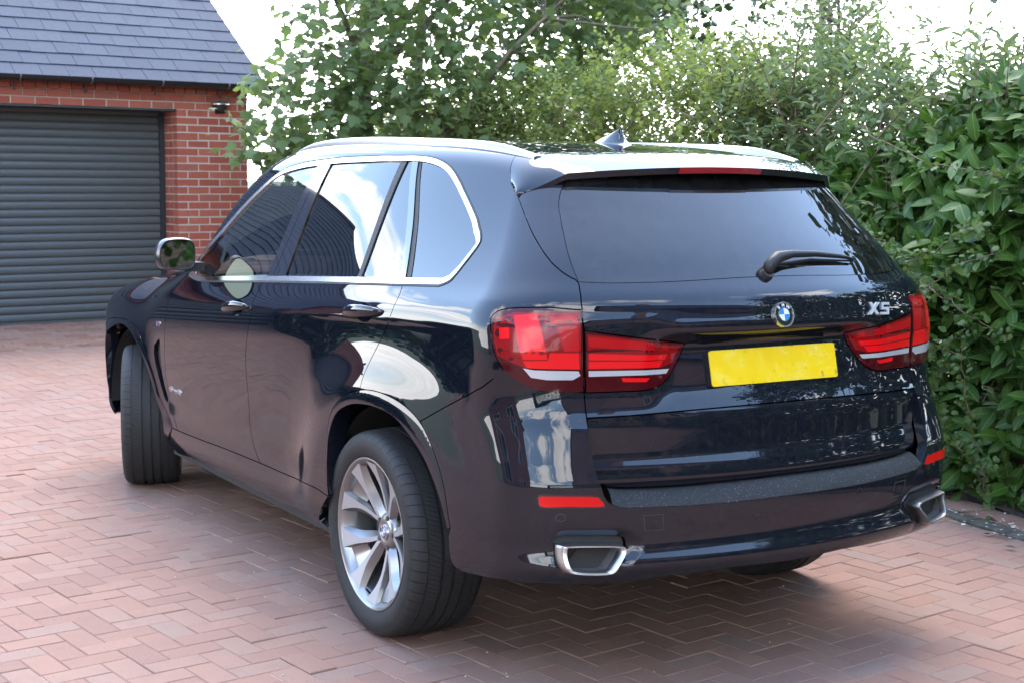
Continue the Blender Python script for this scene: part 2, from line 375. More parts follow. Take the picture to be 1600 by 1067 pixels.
# pale grit scattered over the drive
Vs = []; Fs = []
for i in range(260):
    x, y = rng.uniform(-2, 5), rng.uniform(-2.1, 3.2); s_ = rng.uniform(.002, .0055); t = rng.uniform(0, 6.3)
    b0 = len(Vs); Vs += [(x+s_*math.cos(t+kk*2.1), y+s_*math.sin(t+kk*2.1), .002) for kk in range(3)] + [(x, y, .006)]; Fs += [(b0, b0+1, b0+3), (b0+1, b0+2, b0+3), (b0+2, b0, b0+3)]
kind(mobj('stone_grit', Vs, np.array(Fs), simple('grit', (.55, .50, .43), .9)), 'stuff')

# ================================================================ GARAGE
def brick_template(l, h=.065, w=.1025, b=.004):
    V, Fc = paver_template(l, h, w, b); V = V[:, [0, 2, 1]]*[1, -1, 1]; return V, Fc    # front face towards -y
bcache = {}
def brick_me(l):
    l = round(l, 3)
    if l not in bcache: bcache[l] = mesh_data('brick', *brick_template(l), M_BRICK)
    return bcache[l]
gar = thing('garage', 'red brick garage with slate roof and dark grey roller door', 'garage', (GP0[0], GP0[1], 0)); gar.rotation_euler = (0, 0, R(-85))
SE, SR, SL, SLE = .40, -.35, -6.6, -7.2       # right end, door right and left, left end
b = MB(); Z0 = .14
b.box((SR+.003, .003, Z0), (SE-.003, .34, 2.225)); b.box((SLE, .003, Z0), (SL-.007, .34, 2.225))
b.box((SLE, .0015, 2.225), (SE-.003, .34, 2.50)); b.box((SE-.12, .34, Z0), (SE-.007, 6.6, 2.5)); b.box((SLE, .34, Z0), (SLE+.12, 6.6, 2.5)); b.box((SLE+.12, 6.5, Z0), (SE-.12, 6.6, 2.5))
wall = b.obj('wall', M_MORTAR, gar)
def put_brick(s0, l, z, y=0., rotz=0., par=wall):
    o = link('brick', brick_me(l), par, (s0+l/2, y, z+.0325) if rotz == 0 else (s0, y, z+.0325), (rng.normal(0, .003), rng.normal(0, .003), rotz+rng.normal(0, .002))); o['tint'] = float(rng.random()); return o
for c_ in range(27):
    z = .205 + c_*.075; s = SR; first = .215 if c_ % 2 else .1025
    while s < SE-.02:
        l = min(first, SE-s); first = .215
        if l > .03: put_brick(s, l, z, y=rng.normal(0, .0012))
        s += l+.01
    yb = .1125 if c_ % 2 else .225
    for l, y0 in ((.1025, yb),) if c_ % 2 == 0 else ((.215, yb),):
        put_brick(SR, min(l, .33-y0), z, y=y0+min(l, .33-y0)/2, rotz=R(-90))
    if c_ % 2 == 0: put_brick(SR, .105, z, y=.1125+.0525, rotz=R(-90))
far = []
def rowb(z, off, l, start, y):
    s = SE - start
    while s > SLE:
        s0 = s-l
        if s > -2.5: put_brick(s0, l, z, y=y+rng.normal(0, .001))
        else: far.append((s0, l, z, y))
        s = s0-.01
put_brick(SE-.10, .10, 2.225, y=-.001); rowb(2.225, 0, .215, .11, -.001); rowb(2.30, 0, .215, 0, -.012); rowb(2.372, 0, .1025, 0, -.024)
for c_ in range(27):
    s = SLE
    while s < SL-.02:
        l = min(.215 if (c_ % 2 or s > SLE) else .1025, SL-s); far.append((s, l, .205+c_*.075, 0.)); s += l+.01
fv, ff = [], []
for s0, l, z, y in far:
    V, Fc = brick_template(l); ff.append(Fc+12*len(fv)); fv.append(V+[s0+l/2, y, z+.0325])
sb = kind(mobj('brick_rest', np.concatenate(fv), np.concatenate(ff), M_BRICK, wall), 'stuff'); sb['tint'] = .5
# gable end (right side) as running bond of a brick-coloured skin: joined bricks, hardly seen
fv, ff = [], []
for c_ in range(31):
    yy = .12 if c_ % 2 else .01
    while yy < 6.4:
        V, Fc = brick_template(.215); V = V[:, [1, 0, 2]]*[-1, 1, 1]; Fc = Fc[:, ::-1]; ff.append(Fc+12*len(fv)); fv.append(V+[SE, yy+.1075, .205+c_*.075+.0325]); yy += .225
sb = kind(mobj('gable_brick', np.concatenate(fv), np.concatenate(ff), M_BRICK, wall), 'stuff'); sb['tint'] = .4
g_tri = MB(); g_tri.add([(SE, -.05, 2.5), (SE, 3.3, 4.75), (SE, 6.65, 2.5), (SE-.1, -.05, 2.5), (SE-.1, 3.3, 4.75), (SE-.1, 6.65, 2.5)], [(0, 2, 1), (3, 4, 5), (0, 1, 4, 3), (1, 2, 5, 4)])
o = g_tri.obj('gable', M_BRICK, gar); o['tint'] = .4
M_BLACK = simple('black_plastic', (.012, .012, .014), .4); M_STEEL = simple('lintel_steel', (.05, .055, .06), .5)
b = MB(); b.box((SL, .012, 2.205), (SR, .33, 2.2225)); b.obj('lintel', M_STEEL, gar)
# roller door
door = part('roller_door', gar); YD = .335
prof = [(0, 0.0), (.006, -.006), (.016, -.0105), (.030, -.0125), (.046, -.0115), (.060, -.008), (.069, -.003), (.073, .004), (.077, .004)]
V = []; 
for s in (SL, SR-.03):
    V += [(s, y, z) for z, y in prof]
n = len(prof); sl_me = mesh_data('door_slat', V, np.array([(i, i+n, i+n+1, i+1) for i in range(n-1)])[:, ::-1], M_DOOR, smooth=True)
for i in range(27): link('door_slat', sl_me, door, (0, YD, .185 + i*.0762))
b = MB(); b.box((SL, YD-.022, .150), (SR-.03, YD+.004, .186)); b.obj('bottom_rail', M_DOOR, door)
b = MB(); b.box((SR-.055, YD-.035, .15), (SR-.004, YD+.02, 2.2)); b.box((SL+.004, YD-.035, .15), (SL+.055, YD+.02, 2.2)); b.obj('guide_rail', simple('guide_rail', (.02, .026, .03), .5), door)
b = MB(); b.box((SL, YD+.03, .1), (SR, YD+.06, 2.25)); b.obj('inner_panel', M_BLACK, door)
# roof
PITCH = R(36); EAV = (0, -.135, 2.485)
b = MB(); Lr = 4.25
b.add([(SLE-.15, 0, -.012), (SE+.15, 0, -.012), (SE+.15, Lr, -.012), (SLE-.15, Lr, -.012), (SLE-.15, .05, -.06), (SE+.15, .05, -.06), (SE+.15, Lr, -.06), (SLE-.15, Lr, -.06)], [(0, 1, 2, 3), (7, 6, 5, 4), (0, 4, 5, 1), (1, 5, 6, 2), (2, 6, 7, 3), (3, 7, 4, 0)])
roof = b.obj('roof', M_STEEL, gar, loc=EAV, rot=(PITCH, 0, 0))
def slate_t(w=.2465, l=.38):
    V = [(-w/2, 0, .011), (w/2, 0, .011), (w/2, l, -.004), (-w/2, l, -.004), (-w/2, 0, .0055), (w/2, 0, .0055), (w/2, l, -.009), (-w/2, l, -.009)]
    return np.array(V), np.array([(0, 1, 2, 3), (4, 0, 3, 7), (1, 5, 6, 2), (4, 5, 1, 0)])
s_me = mesh_data('slate', *slate_t(), M_SLATE); fv, ff, ft = [], [], []
for r_ in range(21):
    for c_ in range(34):
        s = SE+.15-.125 - c_*.25 - (r_ % 2)*.125; z = rng.normal(0, .0007)
        if s < SLE: continue
        if s > -2.7 and r_ < 10:
            o = link('slate', s_me, roof, (s, r_*.2-.02+rng.normal(0, .002), z), (rng.normal(0, .0015), rng.normal(0, .0015), rng.normal(0, .004))); o['tint'] = float(rng.random())
        else:
            V, Fc = slate_t(); ff.append(Fc+8*len(fv)); fv.append(V+[s, r_*.2-.02, z]); ft.append(np.full(8, rng.random()))
    if r_ % 2:      # half slate at the verge
        o = link('slate', s_me, roof, (SE+.15-.0625, r_*.2-.02, .0), (0, 0, 0)); o.scale = (.5, 1, 1); o['tint'] = float(rng.random())
kind(mobj('slate_field', np.concatenate(fv), np.concatenate(ff), M_SLATES, roof, attr={'tint': np.concatenate(ft)}), 'stuff')
b = MB(); back = [(SLE-.15, 3.31, 4.98), (SE+.15, 3.31, 4.98), (SE+.15, 6.8, 2.45), (SLE-.15, 6.8, 2.45)]; b.add(back, [(0, 1, 2, 3)]); b.obj('rear_roof_slope', M_STEEL, gar)
b = MB(); b.tube([(SLE-.15, 3.3, 4.97), (SE+.15, 3.3, 4.97)], .07, 10); b.obj('ridge', M_STEEL, roof).matrix_parent_inverse = (Matrix.Translation(EAV) @ Matrix.Rotation(PITCH, 4, 'X')).inverted()
b = MB(); rp = [(math.sin(a)*.056, -math.cos(a)*.056) for a in np.linspace(-math.pi/2, math.pi/2, 11)]
ri = [(p[0]*.9, p[1]*.9) for p in rp][::-1]; pr = rp+ri
b.loft([[(s, -.185+p[0], 2.478+p[1]) for p in pr] for s in (SLE-.15, SE+.17)]); b.obj('gutter', M_BLACK, gar, auto=40)
b = MB(); b.box((SLE-.1, -.125, 2.437), (SE+.1, -.003, 2.482)); b.obj('fascia', M_BLACK, gar)
M_BRKT = simple('bracket', (.10, .10, .10), .35)
for s in (-2.60, -1.93, -1.27, -.58, .10):
    b = MB(); b.tube([(s, -.185+math.sin(a)*.060, 2.478-math.cos(a)*.060) for a in np.linspace(-1.5, 1.5, 9)], .007, 6); b.tube([(s, -.125, 2.46), (s, -.06, 2.41), (s, -.03, 2.37), (s+.004, -.028, 2.345)], .008, 6); b.obj('gutter_bracket', M_BRKT, gar, smooth=True)
lamp = thing('wall_lamp', 'half round silver capped outdoor lamp fixed to the garage brick pier', 'wall lamp', tuple(np.append(GP0 + GW*.10 - GN*0, 2.235))); lamp.rotation_euler = (0, 0, R(-85))
b = MB(); b.loft([[(r*math.cos(t), -.012-r*.9*max(0, math.sin(t)), z) for t in np.linspace(0, math.pi, 13)] for r, z in ((.10, .045), (.10, .054), (.08, .075), (.03, .088))]); b.obj('cap', simple('lamp_cap', (.55, .55, .56), .3, .9), lamp, auto=40)
b = MB(); b.loft([[(r*math.cos(t), -.012-r*.85*max(0, math.sin(t)), z) for t in np.linspace(0, math.pi, 13)] for r, z in ((.04, -.02), (.07, .005), (.085, .045))]); b.obj('shade', simple('lamp_shade', (.035, .035, .04), .25), lamp, auto=40)
b = MB(); b.box((-.05, -.014, -.04), (.05, -.001, .05)); b.obj('back_plate', M_BLACK, lamp)

# ================================================================ VEGETATION
def leaf_strip(L, Wd, n=5, fold=.18, droop=.22, shape=None):
    shape = shape or (lambda t: math.sin(math.pi*min(1, t**.8))**.75)
    V, U = [], []
    for i in range(n+1):
        t = i/n; w = Wd/2*max(.02, shape(t)); y = L*t; z = -droop*L*t*t
        V += [(-w, y, z+w*fold*1.6), (0, y, z), (w, y, z+w*fold*1.6)]; U += [(.5-.5*shape(t), t), (.5, t), (.5+.5*shape(t), t)]
    Fc = []
    for i in range(n):
        a = 3*i; Fc += [(a, a+1, a+4, a+3), (a+1, a+2, a+5, a+4)]
    return np.array(V), np.array(Fc), np.array(U)
def fan_leaf(pts, droop=.15):
    V = [(x, y, -droop*(x*x+y*y)) for x, y in pts]; V = [(0, .32, .03)] + V; n = len(pts)
    return np.array(V), np.array([(0, 1+i, 1+(i+1) % n) for i in range(n)]), np.array([(v[0]+.5, v[1]) for v in V])
def norm(a): return a/np.maximum(np.linalg.norm(a, axis=-1, keepdims=True), 1e-9)
def frames(D, Nn):
    y = norm(D); x = norm(np.cross(y, Nn)); z = np.cross(x, y); return np.stack([x, y, z], -1)     # columns
def scatter(tm, P, D, Nn, S, tint):
    V, Fc, U = tm; M = frames(D, Nn)*S[:, None, None]
    W_ = np.einsum('nij,kj->nki', M, V) + P[:, None, :]; k = len(V)
    return W_.reshape(-1, 3), (Fc[None] + (np.arange(len(P))*k)[:, None, None]).reshape(-1, Fc.shape[1]), np.tile(U, (len(P), 1)), np.repeat(tint, k)
def scatter_obj(name, tm, P, D, Nn, S, tint, m, parent=None, stuff=True, smooth=True):
    V, Fc, U, T = scatter(tm, P, D, Nn, S, tint); o = mobj(name, V, Fc, m, parent, smooth=smooth, uv=U, attr={'tint': T})
    if stuff: kind(o, 'stuff')
    return o
def cam_depth(P): return (P-np.array(CAMP[:3])) @ np.array(fw)
def in_view(P, mrg=20):
    d = P-np.array(CAMP[:3]); z = d @ np.array(fw); x = d @ np.array(r2)/z*CAMP[6]; y = -(d @ np.array(u2))/z*CAMP[6]
    return (z > .3) & (abs(x) < 800+mrg) & (abs(y) < 533+mrg)
def leaves_parts(name, tm, P, D, Nn, S, tint, m, parent, count=300, bins=6, score=None):
    """largest leaves as single objects, the rest joined"""
    sc = S/np.maximum(cam_depth(P), .5) if score is None else score
    sc = np.where(in_view(P), sc, -1); idx = np.argsort(-sc); one = idx[:count]; rest = idx[count:]
    mes = [mesh_data(name, tm[0], tm[1], m, smooth=True, uv=tm[2], attr={'tint': np.full(len(tm[0]), (b_+.5)/bins)}) for b_ in range(bins)]
    M = frames(D, Nn)
    for i in one:
        o = bpy.data.objects.new(name, mes[min(bins-1, int(tint[i]*bins))]); COL.objects.link(o); o.parent = parent
        mm = Matrix(M[i].tolist()).to_4x4(); mm = Matrix.Translation(Vector(P[i])) @ mm @ Matrix.Scale(float(S[i]), 4); o.matrix_local = mm
    return scatter_obj('foliage', tm, P[rest], D[rest], Nn[rest], S[rest], tint[rest], m, parent)
def one_by_one(name, tm, P, D, Nn, S, tint, m, parent):
    me = mesh_data(name, tm[0], tm[1], m, smooth=True, uv=tm[2], attr={'tint': np.full(len(tm[0]), .5)}); M = frames(D, Nn)
    for i in range(len(P)):
        o = link(name, me, parent); o.matrix_local = Matrix.Translation(Vector(P[i])) @ Matrix(M[i].tolist()).to_4x4() @ Matrix.Scale(float(S[i]), 4)
def fbm(x, y, seed=0):
    v = 0; a = 1.
    for o in range(4):
        v = v + a*np.sin(x*1.7*2**o+seed+1.3*o)*np.cos(y*1.3*2**o+seed*2.1+.7*o); a *= .55
    return v
LAUREL = leaf_strip(1., .47, 6, fold=.14, droop=.16, shape=lambda t: (math.sin(math.pi*min(1, t**.92))**.62) if t < 1 else 0.)
UP = np.array([0, 0, 1.])
HTAN = math.tan(R(-6.9))
def hedge_face(x): return KP[1] + (x-KP[0])*HTAN - .30       # soil edge; the hedge face stands over it
# ---- laurel hedge: shoots with rosettes of leaves
def laurel_top(x): return np.interp(x, [-8, -.6, .2, .8, 1.3, 1.9, 2.6], [2.25, 2.20, 2.12, 1.98, 1.80, 1.62, 1.5])
ns = 1500
sx = np.concatenate([rng.uniform(-1.2, 2.3, ns), rng.uniform(-9, -1.2, 650)]); top = laurel_top(sx)
t = rng.random(len(sx))**.9; ontop = rng.random(len(sx)) < .17
sz = np.where(ontop, top + rng.normal(0, .05, len(sx)), .06 + t*(top-.06))
bulge = .10*fbm(sx*1.6, sz*2.0, 1.) + .16*np.sin(np.clip(sz/top, 0, 1)*math.pi) 
sy = hedge_face(sx) - .10 + bulge - np.abs(rng.normal(0, .12, len(sx))) - np.where(ontop, rng.random(len(sx))*.9, 0) + .12*(1-sst(.2, .7, sz))
sy = np.minimum(sy, -2.0)
sd_ = norm(np.stack([rng.normal(-.35, .45, len(sx)), rng.normal(.8, .35, len(sx)), rng.normal(.35, .45, len(sx))+np.where(ontop, .9, 0)], -1))
P, D, Nn, S = [], [], [], []
for i in range(len(sx)):
    nl = int(rng.integers(4, 8)); ph = rng.random()*6.28; ax = sd_[i]; a1 = norm(np.cross(ax, UP)+1e-6); a2 = np.cross(ax, a1); ln = rng.uniform(.08, .20)
    for k_ in range(nl):
        a = ph + k_*2.4; sp = rng.uniform(.55, 1.15); d = norm(ax*(1.25-sp)+ (a1*math.cos(a)+a2*math.sin(a))*sp + UP*rng.uniform(-.25, .15))
        P.append(np.array([sx[i], sy[i], sz[i]]) + ax*ln*(k_/nl-.6)); D.append(d)
        Nn.append(norm(ax*.8 + UP*.75 + rng.normal(0, .25, 3))); S.append(rng.uniform(.085, .165))
P = np.array(P); D = np.array(D); Nn = np.array(Nn); S = np.array(S); T = np.clip(rng.normal(.45, .2, len(P)) + .25*(rng.random(len(P)) < .12), 0, 1)
P[:, 2] = np.maximum(P[:, 2], .05)
lh = thing('laurel_hedge', 'glossy dark green laurel hedge with broad leaves beside the car', 'hedge', (.5, -2.9, 0))
lh.location = (0, 0, 0)
leaves_parts('leaf', LAUREL, P, D, Nn, S, T, M_LAUREL, lh)
b = MB()
for i in range(150):
    x = rng.uniform(-1.4, 2.3); z1 = rng.uniform(.5, 1.9); y = float(hedge_face(x)) - .30 - rng.random()*.35
    b.tube([(x, y, .02), (x+rng.normal(0, .06), y+rng.normal(0, .05), z1*.5), (x+rng.normal(0, .15), y+.12+rng.normal(0, .1), z1)], [.014, .010, .005], 5)
b.obj('stem', M_TWIG, lh, smooth=True)
# inner leaf mass so that the hedge is closed behind its face
n = 5200; x = rng.uniform(-9, 2.6, n); tz = laurel_top(x); z = .05+rng.random(n)*(tz-.12); y = hedge_face(x)-.30-rng.random(n)*.75
Pn = np.stack([x, y, z], -1); Dn = norm(rng.normal(0, 1, (n, 3))+[0, .4, 0]); Nq = norm(rng.normal(0, .6, (n, 3))+[0, .5, .8])
scatter_obj('inner_foliage', leaf_strip(1., .45, 2), Pn, Dn, Nq, rng.uniform(.12, .2, n)*np.where(x < -1.4, 1.9, 1.), rng.random(n)*.5, M_LAUREL, lh)
# ---- tall laurel shoots over the hedge top
def shoot(base, tip, n, size, m, tm, parent, bend=.05):
    base, tip = np.array(base), np.array(tip); b = MB(); pts = [base+(tip-base)*t+np.array([bend*math.sin(3*t), bend*math.cos(2*t), 0]) for t in np.linspace(0, 1, 7)]
    b.tube(pts, list(np.linspace(.007, .002, 7)), 5); b.obj('stem', M_TWIG, parent, smooth=True)
    pp, dd, nn, s_ = [], [], [], []
    for k_ in range(n):
        t = .12+.88*k_/max(1, n-1); p = base+(tip-base)*t+np.array([bend*math.sin(3*t), bend*math.cos(2*t), 0]); a = k_*2.5+rng.random()
        dd.append(norm(np.array([math.cos(a), math.sin(a), rng.uniform(.1, .5)]))); pp.append(p); nn.append(norm(UP+rng.normal(0, .2, 3))); s_.append(size*rng.uniform(.7, 1.1)*(1 if t < .9 else .7))
    return np.array(pp), np.array(dd), np.array(nn), np.array(s_)
for (b_, t_, n_) in (((.72, -2.80, 1.85), (.62, -2.85, 2.55), 13), ((.42, -2.80, 1.95), (.36, -2.86, 2.66), 14), ((.22, -2.8, 2.0), (.16, -2.9, 2.45), 9), ((1.0, -2.8, 1.8), (.96, -2.85, 2.22), 8), ((.08, -2.7, 2.0), (.03, -2.8, 2.36), 8)):
    pp, dd, nn, s_ = shoot(b_, t_, n_, .085, M_CHERRY, LAUREL, lh)
    one_by_one('shoot_leaf', LAUREL, pp, dd, nn, s_, rng.random(len(pp))*.7+.2, M_CHERRY, lh)
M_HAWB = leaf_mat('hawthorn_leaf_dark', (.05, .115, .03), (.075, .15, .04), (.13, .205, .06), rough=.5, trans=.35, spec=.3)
# ---- hawthorn sprays hanging through the laurel
HLEAF = fan_leaf([(0, 0), (.18, .12), (.42, .30), (.30, .42), (.46, .62), (.26, .66), (.22, .92), (0, 1.0), (-.22, .92), (-.26, .66), (-.46, .62), (-.30, .42), (-.42, .30), (-.18, .12)])
hb = thing('hawthorn_bush', 'thin arching hawthorn sprays with small lobed leaves growing through the laurel', 'bush')
arcs = [[(.10, -2.30, .08), (.17, -2.22, .45), (.22, -2.20, .85)], [(.95, -2.35, 1.02), (.55, -2.2, 1.22), (.10, -2.2, 1.40)], [(1.0, -2.4, .72), (.62, -2.2, .95), (.30, -2.15, 1.18), (.05, -2.2, 1.28)],
        [(.85, -2.4, .42), (.52, -2.2, .68), (.15, -2.15, .92)], [(1.3, -2.5, 1.95), (.95, -2.32, 1.80), (.5, -2.25, 1.68), (.12, -2.3, 1.62)], [(.62, -2.35, .30), (.40, -2.2, .52), (.30, -2.2, .80)],
        [(.75, -2.4, 1.15), (.45, -2.22, 1.08), (.2, -2.18, 1.0), (-.05, -2.2, .88)], [(.5, -2.3, .5), (.25, -2.2, .36), (.02, -2.2, .30)], [(1.25, -2.5, 1.35), (.9, -2.3, 1.30), (.6, -2.25, 1.2)]]
pp, dd, nn, s_ = [], [], [], []
for A in arcs:
    A = np.array(A); tt = np.linspace(0, len(A)-1, 16); pts = [np.array([np.interp(t, range(len(A)), A[:, c]) for c in range(3)]) + rng.normal(0, .008, 3) for t in tt]
    b = MB(); b.tube(pts, list(np.linspace(.005, .0018, len(pts))), 5); b.obj('branch', M_TWIG, hb, smooth=True)
    for p in pts:
        for k_ in range(int(rng.integers(5, 10))):
            pp.append(p + rng.normal(0, .022, 3)); dd.append(norm(rng.normal(0, .7, 3)+[0, .5, .2])); nn.append(norm(rng.normal(0, .5, 3)+[-.2, .5, .8])); s_.append(rng.uniform(.022, .045))
pp, dd, nn, s_ = map(np.array, (pp, dd, nn, s_))
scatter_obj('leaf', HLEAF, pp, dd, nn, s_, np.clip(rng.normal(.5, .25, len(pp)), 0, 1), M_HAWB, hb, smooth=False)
# ---- hedge of small leaved hawthorn running on towards the garage, and a long leaved shrub before it
def twiggy(name, label, cat, x0, x1, topf, n_sh, leaf, size, m, lmin, ymean, yw, stem_n, seed, tl=(.15, .45), tint=(.5, .22)):
    root = thing(name, label, cat); b = MB(); pp, dd, nn, ss_ = [], [], [], []
    for i in range(n_sh):
        x = rng.uniform(x0, x1); tp = topf(x) + .12*fbm(np.array(x*2.3), np.array(x), seed); y = float(hedge_face(x)) + ymean + rng.normal(0, yw)
        f = rng.random()**.75; z = .15 + f*(tp-.15); 
        if rng.random() < .12: z = tp + rng.random()*.10
        L = rng.uniform(*tl); d = norm(np.array([rng.normal(-.1, .5), rng.normal(.25, .5), rng.uniform(.2, 1.3)])); p0 = np.array([x, y, z]); p1 = p0 + d*L
        if i < stem_n: b.tube([p0-d*L*.6, p0, p1], [.005, .004, .0015], 4, cap=False)
        k = int(L/lmin)
        for q in range(k):
            t = q/max(1, k-1); a = rng.random()*6.28; pp.append(p0+d*L*t); dd.append(norm(np.array([math.cos(a), math.sin(a), rng.uniform(-.2, .7)]) + d*.5)); nn.append(norm(UP*.9+rng.normal(0, .45, 3))); ss_.append(rng.uniform(.65, 1.25)*size)
    b.obj('branch', M_TWIG, root, smooth=True); pp, dd, nn, ss_ = map(np.array, (pp, dd, nn, ss_))
    scatter_obj('leaf', leaf, pp, dd, nn, ss_, np.clip(rng.normal(tint[0], tint[1], len(pp)), 0, 1), m, root, smooth=False); return root
NARROW = leaf_strip(1., .30, 3, fold=.35, droop=.2)
twiggy('hawthorn_hedge', 'tall loose hedge of tiny light green hawthorn leaves behind the car roof', 'hedge', 2.6, 11.5, lambda x: np.interp(x, [2.6, 3.4, 4.5, 6, 8, 11.5], [2.05, 2.18, 2.22, 2.12, 1.95, 1.9]), 7000, fan_leaf([(0, 0), (.36, .34), (.42, .66), (0, 1), (-.42, .66), (-.36, .34)]), .040, M_HAW, .021, -.55, .30, 900, 3.)
twiggy('cherry_shrub', 'grey green shrub with long narrow leaves between the laurel and the hawthorn hedge', 'shrub', .3, 3.4, lambda x: np.interp(x, [.3, 1, 1.6, 2.2, 3.4], [1.98, 1.98, 2.0, 2.06, 2.0]), 1700, NARROW, .088, M_CHERRY, .035, -.55, .22, 500, 9., tl=(.2, .5))
# ---- trees
def ray_pt(px, py, depth):
    d = fw + r2*((px-800)/CAMP[6]) - u2*((py-533.5)/CAMP[6]); return np.array(Vector(CAMP[:3]) + d*depth)
def limb(b, pts, r0, r1, n=7): b.tube(pts, list(np.linspace(r0, r1, len(pts))), n)
def crown_pts(clusters, per, spread, flat=.7):
    pp = []
    for c in clusters:
        for k in range(per): pp.append(np.array(c) + rng.normal(0, 1, 3)*[spread, spread, spread*flat])
    return np.array(pp)
def net(b, base, h, cl, n_main, r0):
    """limbs to a few far points of the crown, twigs from those limbs to the rest"""
    sel = [int(np.argmax(cl[:, 2]))]; dmin = np.linalg.norm(cl-cl[sel[0]], axis=1)
    for _ in range(n_main-1):
        i = int(np.argmax(dmin)); sel.append(i); dmin = np.minimum(dmin, np.linalg.norm(cl-cl[i], axis=1))
    nodes, rads = [], []
    for i in sel:
        c_ = cl[i]; d = np.hypot(*(c_[:2]-base[:2])); z0 = min(h*.9, max(h*.2, c_[2]-d*rng.uniform(.6, 1.2))); p0 = base+np.array([0, 0, z0]); p1 = p0*.5+c_*.5+np.array([0, 0, .12*d])+rng.normal(0, .08*d+.03, 3)
        pts = [p0*(1-t)**2+2*p1*t*(1-t)+c_*t*t+rng.normal(0, .012*d, 3)*(0 < t < 1) for t in np.linspace(0, 1, 9)]; rr = list(np.linspace(r0, r0*.15, 9)); b.tube(pts, rr, 6, cap=False); nodes += pts[1:]; rads += rr[1:]
    nd = np.array(nodes); rads = np.array(rads)
    for i in range(len(cl)):
        if i in sel or rng.random() < .25: continue
        c_ = cl[i]; dd_ = np.linalg.norm(nd-c_, axis=1)+np.maximum(0, nd[:, 2]-c_[2]+.05)*1.2; k = int(np.argmin(dd_)); p0 = nd[k]; L = np.linalg.norm(c_-p0); m1 = p0*.5+c_*.5+rng.normal(0, .10*L, 3)+[0, 0, .08*L]; r_ = min(rads[k]*.7, .004+.010*L); b.tube([p0, m1, c_], [r_, r_*.65, .002], 4, cap=False)
MAPLE = fan_leaf([(0, 0), (.16, .06), (.40, -.04), (.34, .16), (.62, .26), (.44, .40), (.60, .66), (.34, .60), (.24, .66), (.16, .88), (0, 1.08), (-.16, .88), (-.24, .66), (-.34, .60), (-.60, .66), (-.44, .40), (-.62, .26), (-.34, .16), (-.40, -.04), (-.16, .06)], .22)
"""crown heights and widths of the sycamore are laid out round its stems at (8.4, -3.3)"""
TB = np.array([8.75, -3.25, .1])
tree = thing('sycamore_tree', 'broad leaved sycamore with pale trunks reaching over the garage corner', 'tree')
b = MB(); limb(b, [TB, TB+[.02, .03, 1.2], TB+[-.05, .12, 2.6], TB+[-.12, .05, 4.2], TB+[-.1, -.1, 6.0]], .09, .045); b.obj('trunk', M_BARK, tree, smooth=True)
b = MB(); limb(b, [TB+[.25, -.5, 0], TB+[.2, -.55, 1.5], TB+[.1, -.6, 3.2], TB+[.15, -.85, 5.5]], .07, .03); b.obj('trunk', M_BARK, tree, smooth=True)
cl = []; 
tw = np.array([.515, .857, 0.]); tv = np.array([.857, -.515, 0.])     # across the view, along the view
def tp(a, z, dp): return TB + np.array([-.9, .1, 0]) - tw*0 + np.array([-tw[0], tw[1], 0])*0 + (-np.array(r2))*a + np.array([0, 0, z]) + np.array(tv)*dp
for i in range(1500):
    a = rng.uniform(-2.7, 1.45); z = rng.uniform(1.2, 5.4); dp = rng.normal(0, .45)
    lowz = np.interp(a, [-2.7, -2.1, -1.2, -.3, .5, 1.0, 1.45], [2.75, 2.45, 2.0, 1.75, 1.5, 1.55, 1.6])
    hiz = np.interp(a, [-2.7, -2.2, 0, .45, .75, 1.05, 1.45], [3.3, 5, 5.5, 4.6, 2.95, 2.55, 2.35])
    dens = np.interp(a, [-2.7, -2.2, .1, .6, 1.0, 1.45], [.5, .9, 1, .8, .75, .7])
    if lowz < z < hiz and rng.random() < dens*.55: cl.append(tp(a, z, dp))
for i in range(46):      # low spray reaching over the garage pier
    a = rng.uniform(.25, 1.28); cl.append(tp(a, rng.uniform(np.interp(a, [.25, .8, 1.28], [1.75, 1.5, 1.62]), np.interp(a, [.25, .8, 1.28], [2.75, 2.6, 2.38])), rng.normal(-.1, .25)))
b = MB(); net(b, TB+[-.05, .08, 0], 3.4, np.array(cl), 12, .05); b.obj('branch', M_BARK, tree, smooth=True)
pp = crown_pts(cl, 14, .19); n = len(pp); dd = norm(rng.normal(0, .55, (n, 3)) + [-.35, .2, -.15]); nn = norm(rng.normal(0, .35, (n, 3)) + [-.25, .12, .95])
leaves_parts('leaf', MAPLE, pp, dd, nn, rng.uniform(.06, .135, n), np.clip(rng.normal(.42, .2, n)+.25*(rng.random(n) < .1), 0, 1), M_MAPLE, tree)
def bg_tree(name, label, base, h, clusters, per, spread, leaf, size, m, n_branch, trunk_r):
    root = thing(name, label, 'tree'); base = np.array(base); b = MB(); limb(b, [base, base+[.05, .05, h*.4], base+[0, .1, h*.85]], trunk_r, trunk_r*.4); b.obj('trunk', M_BARK, root, smooth=True)
    b = MB(); net(b, base, h, np.array(clusters), n_branch, trunk_r*.35)
    b.obj('branch', M_BARK, root, smooth=True); pp = crown_pts(clusters, per, spread); n = len(pp)
    scatter_obj('crown', leaf, pp, norm(rng.normal(0, 1, (n, 3))), norm(rng.normal(0, .6, (n, 3))+UP), size*rng.uniform(.6, 1.2, n), np.clip(rng.normal(.5, .25, n), 0, 1), m, root, smooth=False); return root
SMALL = fan_leaf([(0, 0), (.34, .3), (.38, .62), (0, 1), (-.38, .62), (-.34, .3)])
c0 = ray_pt(945, -35, 17.); cl = [c0 + rng.normal(0, 1, 3)*[1.0, 1.0, .55] for i in range(150)]
bg_tree('maple_tree', 'dark leaved tree standing behind the sycamore and hawthorn hedge', (c0[0], c0[1], 0), 4.4, cl, 26, .17, MAPLE, .10, M_DARKTREE, 4, .12)
cl = []
